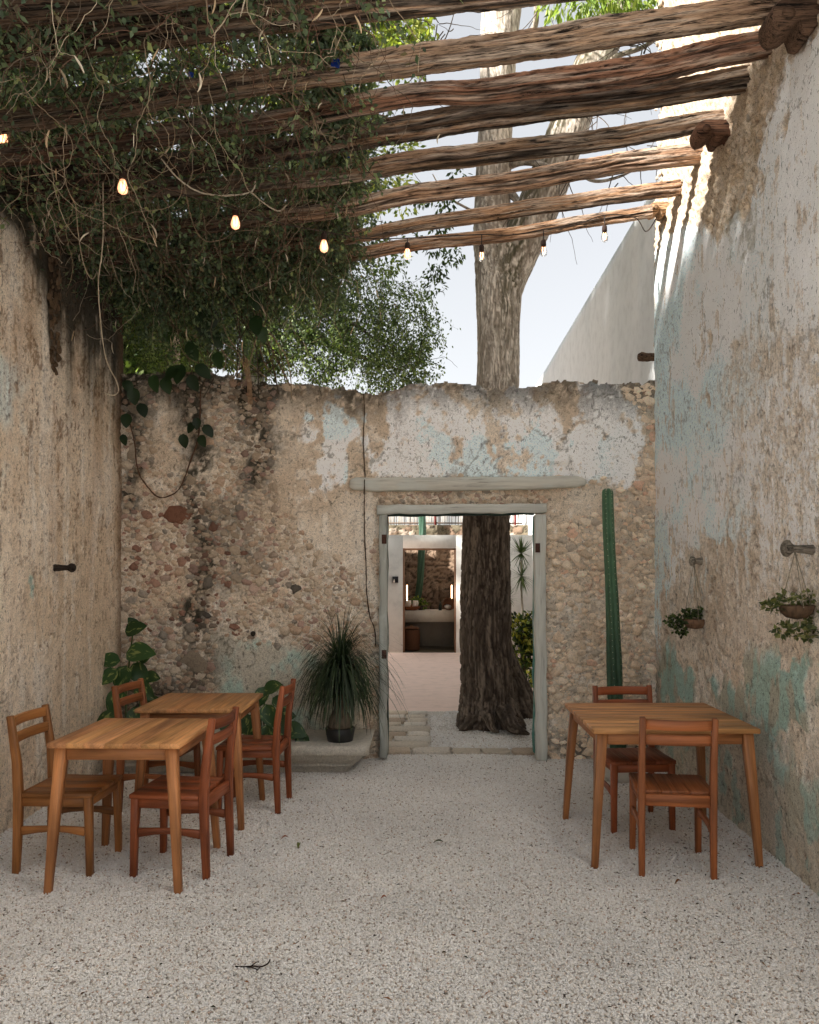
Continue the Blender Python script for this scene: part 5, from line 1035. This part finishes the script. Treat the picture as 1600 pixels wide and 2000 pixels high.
def pothos(label, stems, spec):
    b_ = empty('pothos_plant', (0, 0, 0), 0, label, 'plant'); a_ = Acc()
    for s in stems: V, Fs = tube(catmull([at(*p) for p in s], 24), .007, 6); a_.add(V, Fs, srgb('#4c5a33'))
    a_.build('stem', MAT['generic'], b_, color=(1, 1, 1))
    for (px_, py_, Y, L, ang, tilt) in spec:
        d = (math.cos(ang), -.35, math.sin(ang)); L *= .87; hleaf(b_, at(px_, py_, Y), d, (-.2*math.cos(ang), -1, .45+tilt), L, L*.40, PG*random.uniform(.7, 1.25))
pothos('variegated climbing pothos in the left corner behind the tables', [[(250, 1440, 6.6), (246, 1380, 6.7), (252, 1300, 6.78), (262, 1220, 6.8)], [(262, 1430, 6.6), (275, 1360, 6.7), (268, 1290, 6.8)]],
       [(248, 1232, 6.7, .20, .35, 0), (252, 1275, 6.62, .26, .1, .2), (230, 1290, 6.6, .20, 3.0, .3), (245, 1305, 6.6, .22, -1.9, 0), (262, 1300, 6.7, .22, -.9, 0), (275, 1290, 6.65, .16, .8, 0), (225, 1310, 6.55, .18, -2.4, .1), (270, 1340, 6.5, .2, -.6, 0), (235, 1350, 6.5, .22, -2.0, .1), (262, 1385, 6.5, .2, -1.2, .2), (290, 1370, 6.6, .18, -.3, 0), (285, 1320, 6.7, .15, -.1, 0), (268, 1225, 6.75, .12, 2.2, 0), (245, 1420, 6.5, .18, -1.6, .2), (222, 1395, 6.4, .18, -2.6, .2)])
pothos('variegated pothos on the stone ledge behind the far left table', [[(520, 1450, 6.6), (515, 1400, 6.6), (520, 1345, 6.65)], [(560, 1450, 6.6), (545, 1410, 6.6), (520, 1380, 6.7)], [(490, 1450, 6.6), (480, 1420, 6.6), (470, 1390, 6.6)]],
       [(518, 1345, 6.6, .18, .3, .2), (515, 1345, 6.6, .17, -1.8, 0), (500, 1385, 6.5, .19, 2.2, .2), (520, 1380, 6.5, .20, -1.2, 0), (500, 1400, 6.5, .22, -2.0, .1), (540, 1400, 6.5, .18, .2, .1), (545, 1415, 6.45, .20, -.6, .2), (560, 1420, 6.45, .20, -.3, .2), (480, 1410, 6.5, .19, -2.5, .2), (520, 1420, 6.4, .19, -1.5, .2), (470, 1395, 6.5, .2, -1.2, .3), (440, 1410, 6.5, .18, -1.0, .3), (500, 1440, 6.4, .16, -.6, .3), (300, 1440, 6.5, .18, -1.0, .3), (325, 1430, 6.5, .18, -.3, .3), (410, 1435, 6.45, .18, -2.2, .3), (535, 1365, 6.6, .15, -.4, .2), (585, 1435, 6.45, .16, -1.0, .2)])
# ---------------------------------------------------------------- hanging planters
def planter(px_, py_, Y, pegz, label, shell, cols, spread, px_peg, drop=0):
    X, _, Z = at(px_, py_, Y); b_ = empty('hanging_planter', (X, Y, Z), 0, label, 'planter', 'coconut shell planters hung on pegs'); a_ = Acc()
    V, Fs = lathe([(.01, -.06), (.045, -.052), (.072, -.025), (.08, .008), (.074, .012), (.06, -.02)], 20); V[:, 0] *= 1.1; a_.add(V, Fs, srgb(shell)); a_.build('shell', MAT['bark'], b_, True)
    xp = ax(px_peg, Y)-X
    for k, (ex, ey) in enumerate(((-.08, 0), (.075, .0), (.0, -.08))):
        V, Fs = tube([(xp, 0, pegz-Z), (ex, ey, 0)], .0022, 5, (0, 1, .1)); a_ = Acc(); a_.add(V, Fs, srgb('#8f8674')); a_.build('cord', MAT['generic'], b_)
    leafy('succulent_leaves', b_, spread, (.05, .045, .035), 420, .034, .013, cols)
planter(1358, 1212, yr-.0, az(1100, yr), 'farther coconut shell planter with dense dark green succulents on the right wall', '#7a604c', ['#37482a', '#4c5e36', '#283720', '#5f6f42'], [(0, 0, .04), (-.05, 0, .05), (.04, 0, .05), (-.09, 0, .01), (-.13, 0, -.02), (-.11, -.01, -.07), (-.15, 0, -.0)], 1355)
planter(1556, 1186, y2, az(1078, y2), 'nearer coconut shell planter with sparse pale succulents at the right picture edge', '#5a4838', ['#58623c', '#7a7f52', '#465232', '#8a8a5e'], [(-.06, 0, .04), (.05, 0, .05), (.1, 0, -.01), (-.11, 0, .01), (.0, -.03, -.12), (.05, -.02, -.13), (-.07, -.02, -.11), (.09, 0, -.08)], 1553)
# ---------------------------------------------------------------- string of bulbs
ls = empty('string_lights', (0, 0, 0), 0, 'dark cord with warm glass bulbs hung below the lowest beam and the vine', 'string lights')
Yb = {5: 4.6, 240: 4.6, 460: 5.1, 633: 5.5, 796: 6.5, 941: 6.5, 1062: 6.5, 1181: 6.5}
bulbs = [(5, 268), (240, 364), (460, 434), (633, 480), (796, 495), (941, 500), (1062, 490), (1181, 462)]
cordp = [at(-120, 190, 5.1)]
for k, (bx_, by_) in enumerate(bulbs):
    Y = Yb[bx_]; up_ = (28 if k < 4 else 30)+(12 if k > 4 else 0); cordp.append(at(bx_, by_-up_, Y))
    if k < len(bulbs)-1: nx_ = bulbs[k+1]; cordp.append(at((bx_+nx_[0])/2, (by_+nx_[1])/2-22-(14 if k > 3 else 0), (Y+Yb[nx_[0]])/2))
cordp += [at(1240, 425, 6.55), at(1262, 452, 6.6), at(1283, 425, 6.7)]
a = Acc(); V, Fs = tube(catmull(cordp, 180), .0042, 6); a.add(V, Fs, srgb('#3a2f28')); a.build('cord', MAT['generic'], ls, color=(1, 1, 1))
for k, (bx_, by_) in enumerate(bulbs):
    Y = Yb[bx_]; lit = k < 5; p = np.array(at(bx_, by_, Y)); up_ = (28 if k < 4 else 30)+(12 if k > 4 else 0)
    e = empty('bulb', tuple(p)); e.parent = ls; sc2 = Y/6.5
    a = Acc(); V, Fs = tube([(0, 0, .045), (0, 0, up_*Y/F-.002)], .004, 6, (0, 1, 0)); a.add(V, Fs, srgb('#2a2320')); a.build('drop_cord', MAT['generic'], e, color=(1, 1, 1))
    a = Acc(); V, Fs = lathe([(.011, .088), (.019, .08), (.021, .05), (.019, .036)], 14); a.add(V, Fs, srgb('#33241d')); a.build('socket', MAT['generic'], e, True, (1, 1, 1))
    a = Acc(); V, Fs = lathe([(.013, .04), (.019, .024), (.027, -.002), (.028, -.018), (.023, -.034), (.010, -.043), (.001, -.045)], 18); a.add(V, Fs); a.build('glass', MAT['lit_bulb_glass' if lit else 'bulb_glass'], e, True)
    a = Acc()
    for q in (-.009, .009): V, Fs = tube([(q, 0, .03), (q*1.2, 0, .0), (q*.6, 0, -.026)], .0024, 5, (0, 1, 0)); a.add(V, Fs)
    a.build('filament', MAT['filament_glow'], e)
# ---------------------------------------------------------------- thin vine running down the back wall beside the door
a = Acc(); pv_ = [(708, 756), (712, 800), (710, 860), (713, 930), (712, 950), (712, 1040), (715, 1100), (716, 1150), (722, 1200), (732, 1230), (734, 1262)]
V, Fs = tube(catmull([(*at(x_, y_, YB-(.10 if 940 < y_ < 965 else .035))[:1], YB-(.10 if 935 < y_ < 965 else .035), az(y_, YB)) for x_, y_ in pv_], 90), .0045, 5); V += rng.normal(0, .0012, V.shape); a.add(V, Fs, srgb('#4a3a2c'))
o = a.build('climbing_stem', MAT['bark'], None, color=(1, 1, 1)); tag(o, 'thin bare brown stem running down the back wall left of the doorway', 'vine stem')
# ---------------------------------------------------------------- the flowering vine over the beams
vine = empty('flowering_vine', (-1.6, 5, 4.3), 0, 'dense dark tangle of vine with dry pods spilling over the left half of the beams', 'vine'); vine.location = (0, 0, 0)
def walk(S, D, steps, step, jit, grav, lo=None):
    n = len(S); PP = np.zeros((n, steps, 3)); p = S.copy(); d = unit(D)
    for i in range(steps):
        PP[:, i] = p; p = p+d*np.reshape(step, (-1, 1)); d = unit(d+rng.normal(0, jit, (n, 3))+[0, 0, -1]*np.reshape(grav, (-1, 1)))
    return PP
def zb(x_, y_): return 4.02+(x_-XL)*.127+.0*y_
def xr_(y_): return np.interp(y_, [3.2, 4.0, 4.6, 5.4, 6.2, 6.9], [-.25, -.35, -.32, -.48, -.58, -.62])
# canopy: leafy shoots
n = 2150; y_ = 3.0+4.2*rng.uniform(0, 1, n)**.85; xr = xr_(y_)+rng.normal(0, .12, n); x_ = XL-.5+(xr-XL+.5)*rng.uniform(0, 1, n)**.9; z_ = zb(x_, y_)+np.where(rng.uniform(0, 1, n) < .6, rng.normal(.26, .10, n), rng.normal(.02, .12, n))
S = np.stack([x_, y_, z_], -1); D = rng.normal(size=(n, 3))*[1, 1, .5]; PP = walk(S, D, 20, rng.uniform(.02, .035, n), .35, rng.uniform(-.03, .07, n))
V, Q = multi_tube(PP, rng.uniform(.002, .0045, n), np.full(n, .001), 3); pal = np.array([srgb(c_) for c_ in ('#3c3328', '#4c4133', '#2f2e23', '#5c4f3e')])
o = link('tangled_stems', mesh('tangled_stems', V, Q, MAT['bark'], np.repeat(pal[rng.integers(0, 4, n)], 60, 0)), vine); o['kind'] = 'stuff'
Lp = PP[:, ::1].reshape(-1, 3); m = len(Lp); Lp = np.concatenate([Lp, Lp[rng.integers(0, m, int(m*.35))]]); Lp = Lp+rng.normal(0, .022, Lp.shape); m = len(Lp)
pal = np.array([srgb(c_) for c_ in ('#4e5f49', '#627254', '#42523d', '#7a8a66', '#5b6b56', '#8e986a', '#6c624c')]); ci = rng.choice(7, m, p=[.24, .24, .2, .12, .12, .04, .04])
Vl, Tl, Cl = leaves(Lp, rng.normal(size=(m, 3))+[0, 0, -.5], rng.normal(0, .7, (m, 3))+[0, 0, 1], rng.uniform(.026, .052, m), rng.uniform(.008, .016, m), pal[ci]*rng.uniform(.7, 1.2, (m, 1)))
o = link('small_leaves', mesh('small_leaves', Vl, Tl, MAT['leaf'], Cl), vine); o['kind'] = 'stuff'
# leafy streamers hanging off the far beam and the right fringe
sp = []
for k in range(900):
    if random.random() < .72: yy = random.uniform(6.2, 7.1); xx = random.uniform(XL-.1, -.72); zz = zb(xx, yy)+.05
    else: yy = random.uniform(4, 6.6); xx = xr_(yy)+random.uniform(-.3, .05); zz = zb(xx, yy)+.1
    sp.append((xx, yy, zz))
S = np.array(sp); n = len(S); D = rng.normal(0, .35, (n, 3))+[0, 0, -1]; far = S[:, 1] > 6.1
ln = np.where(far, rng.uniform(.2, 1.0, n)*np.interp(S[:, 0], [-2.6, -2.1, -1.7, -1.2, -.7], [.5, .95, 1.0, .75, .5]), rng.uniform(.08, .25, n)); PP = walk(S, D, 26, ln/26, .22, np.full(n, .10))
V, Q = multi_tube(PP, np.full(n, .0028), np.full(n, .001), 3); o = link('tangled_stems', mesh('tangled_stems', V, Q, MAT['bark'], np.broadcast_to(srgb('#4a4232'), (len(V), 3))), vine); o['kind'] = 'stuff'
Lp = np.concatenate([PP[:, 2:].reshape(-1, 3)]*2); Lp += rng.normal(0, .018, Lp.shape); m = len(Lp); ci = rng.choice(7, m, p=[.24, .24, .2, .12, .12, .04, .04])
Vl, Tl, Cl = leaves(Lp, rng.normal(0, .8, size=(m, 3))+[0, 0, -.7], rng.normal(0, 1, (m, 3))+[0, -.5, .5], rng.uniform(.026, .05, m), rng.uniform(.008, .015, m), pal[ci]*rng.uniform(.7, 1.2, (m, 1)))
o = link('small_leaves', mesh('small_leaves', Vl, Tl, MAT['leaf'], Cl), vine); o['kind'] = 'stuff'
# dry pale tendrils
n = 900; y_ = 2.9+3.9*rng.uniform(0, 1, n); xr = xr_(y_); x_ = XL-.3+(xr-XL+.3)*rng.uniform(0, 1, n); S = np.stack([x_, y_, zb(x_, y_)-.05+rng.normal(0, .08, n)], -1)
D = rng.normal(0, .6, (n, 3))+[0, 0, -.8]; PP = walk(S, D, 40, rng.uniform(.006, .024, n), .20, rng.uniform(.0, .06, n)); V, Q = multi_tube(PP, rng.uniform(.0014, .0032, n), np.full(n, .0012), 4)
pal2 = np.array([srgb(c_) for c_ in ('#a3937a', '#8c7a62', '#b5a68e', '#5c4f40', '#64493a')]); o = link('dry_tendrils', mesh('dry_tendrils', V, Q, MAT['generic'], np.repeat(pal2[rng.choice(5, n, p=[.12, .2, .06, .34, .28])], 160, 0)), vine); o['kind'] = 'stuff'
ends = PP[:, -1]; dirs = unit(PP[:, -1]-PP[:, -4])
def podmesh(i):
    r = np.random.default_rng(i); n_ = 12; t_ = np.linspace(0, 1, n_); cv = r.uniform(-.25, .25); P_ = np.stack([cv*.09*np.sin(t_*2.4), 0*t_, -t_*.095], -1); R_ = .0062*np.clip(np.sin(math.pi*np.clip(t_*.96+.02, 0, 1)), .12, 1)**.5*(1+.16*np.sin(t_*34)); V_, F_ = tube(P_, R_, 6, (0, 1, 0)); V_[:, 1] *= .5
    return mesh('seed_pod', V_, F_, MAT['generic'], np.broadcast_to(srgb(['#b3a58f', '#9c8c74', '#a08a6c', '#c0b49f'][i % 4]), (len(V_), 3)), smooth=True)
PM = [podmesh(i) for i in range(8)]
for k in rng.choice(n, 170, replace=False):
    o = link('seed_pod', PM[int(k) % 8], vine, tuple(ends[k])); o.rotation_euler = (random.uniform(-.5, .5), random.uniform(-.5, .5), random.uniform(0, 6)); s_ = random.uniform(.5, .95); o.scale = (s_, s_, s_)
# long loops that the photograph shows
def loopv(pts_, r, c_, name='hanging_stem'):
    a_ = Acc(); V, Fs = tube(catmull([at(*p) for p in pts_], 60), r, 5); V += rng.normal(0, r*.25, V.shape); a_.add(V, Fs, srgb(c_)); a_.build(name, MAT['generic'], vine, color=(1, 1, 1))
loopv([(205, 250, 4.9), (201, 330, 5), (202, 430, 5.1), (200, 490, 5.2), (195, 525, 5.3), (192, 555, 5.4), (196, 620, 5.5), (207, 700, 5.7), (228, 745, 5.9), (231, 765, 5.9), (222, 772, 5.9), (206, 768, 5.9)], .0042, '#b5a892')
loopv([(148, 400, 5), (155, 470, 5.1), (165, 520, 5.2), (180, 545, 5.3), (190, 532, 5.4), (193, 550, 5.4)], .003, '#a5957c')
loopv([(315, 310, 4.8), (350, 350, 4.8), (390, 375, 4.9), (440, 382, 4.9), (490, 375, 5.0), (500, 350, 5.0)], .0045, '#c2b6a2')
loopv([(490, 375, 5), (520, 400, 5), (545, 412, 5.1), (560, 400, 5.1)], .004, '#b5a892')
loopv([(360, 360, 5), (375, 430, 5.3), (400, 470, 5.5), (440, 465, 5.7), (458, 445, 5.9)], .0035, '#8c7a62')
loopv([(160, 340, 4.8), (250, 330, 4.9), (300, 270, 4.9), (340, 255, 4.8), (400, 245, 4.8)], .0035, '#8a7a64')
loopv([(310, 310, 4.8), (380, 240, 4.7), (430, 215, 4.7), (540, 260, 4.7), (548, 235, 4.7)], .0035, '#a5967e')
loopv([(0, 385, 5), (40, 365, 5), (90, 300, 4.8), (130, 250, 4.6), (160, 130, 4.3)], .003, '#8c7a62')
loopv([(250, 815, 6.85), (262, 860, 6.86), (270, 920, 6.86), (292, 955, 6.86), (315, 972, 6.86), (350, 955, 6.86), (372, 900, 6.86), (388, 850, 6.86), (392, 760, 6.9)], .006, '#5a4030')
for k in range(26):
    sx_ = random.uniform(300, 500); loopv([(sx_, random.uniform(480, 560), 6.6), (sx_+random.uniform(-30, 60), random.uniform(580, 640), 6.7), (sx_+random.uniform(0, 90), random.uniform(660, 700), 6.75), (sx_+random.uniform(20, 110), random.uniform(700, 790), 6.8)], random.uniform(.003, .006), random.choice(['#4d4030', '#6d5b45', '#8c7a62', '#3f3528']))
for k in range(5): loopv([(470+k*3, 700, 6.75), (482+k*2, 740, 6.78), (485+k*2, 790, 6.8)], .003, '#9a7c60')
# big heart leaves hanging at the back
for (px_, py_, Y, L, ang) in [(266, 555, 6.5, .2, -1.4), (290, 572, 6.5, .22, -1.1), (282, 560, 6.5, .16, -2.3), (325, 545, 6.5, .16, -1.2), (355, 560, 6.5, .17, -1.8), (365, 510, 6.4, .17, -1.4), (390, 590, 6.6, .3, -1.3), (405, 600, 6.6, .32, -1.7), (375, 545, 6.5, .18, -1.5), (370, 670, 6.7, .2, -1.2), (355, 715, 6.7, .2, -1.9), (372, 735, 6.7, .17, -1.2), (345, 720, 6.7, .18, -2.4), (385, 715, 6.7, .18, -.6), (250, 520, 6.4, .15, -1.3), (440, 560, 6.6, .15, -1.6), (495, 570, 6.6, .2, -1.3), (500, 620, 6.6, .2, -1.5), (510, 640, 6.6, .16, -1.4), (420, 480, 6.4, .2, -1.5), (350, 470, 6.3, .2, -1.2), (300, 500, 6.3, .16, -1.7), (260, 760, 6.8, .17, -1.5), (275, 790, 6.8, .15, -1.2), (247, 810, 6.8, .15, -1.5), (240, 850, 6.8, .11, -1.4), (358, 850, 6.8, .14, -1.5), (378, 828, 6.8, .12, -2.2), (392, 852, 6.8, .13, -1.2), (400, 832, 6.8, .14, -.9), (385, 818, 6.8, .12, -1.6), (245, 745, 6.8, .14, -1.0), (300, 735, 6.8, .17, -1.5), (322, 740, 6.8, .17, -1.3), (425, 690, 6.7, .17, -1.5), (330, 640, 6.7, .18, -1.5), (415, 650, 6.7, .18, -1.1)]:
    L *= .86; hleaf(vine, at(px_, py_, Y), (math.cos(ang), random.uniform(-.3, .1), math.sin(ang)), (random.uniform(-.4, .4), -1, .3), L*.9, L*.36, srgb(random.choice(['#24361f', '#2d4226', '#1e2e1b']))*random.uniform(.8, 1.3), 'leaf', 'heart_leaf')
# blue flowers
def flower(px_, py_, Y, s):
    e = empty('blue_flower', at(px_, py_, Y)); e.parent = vine; e['label'] = 'bright blue pea flower'
    for k in range(4): o = hleaf(e, (0, 0, 0), (math.cos(k*1.57+.6), -.3, math.sin(k*1.57+.6)), (0, -1, .1), s, s*.55, srgb('#1c3c9c'), 'leaf', 'petal')
flower(656, 124, 4.2, .03); flower(373, 146, 4.2, .018); flower(683, 310, 5.1, .02); flower(600, 88, 4.3, .018)
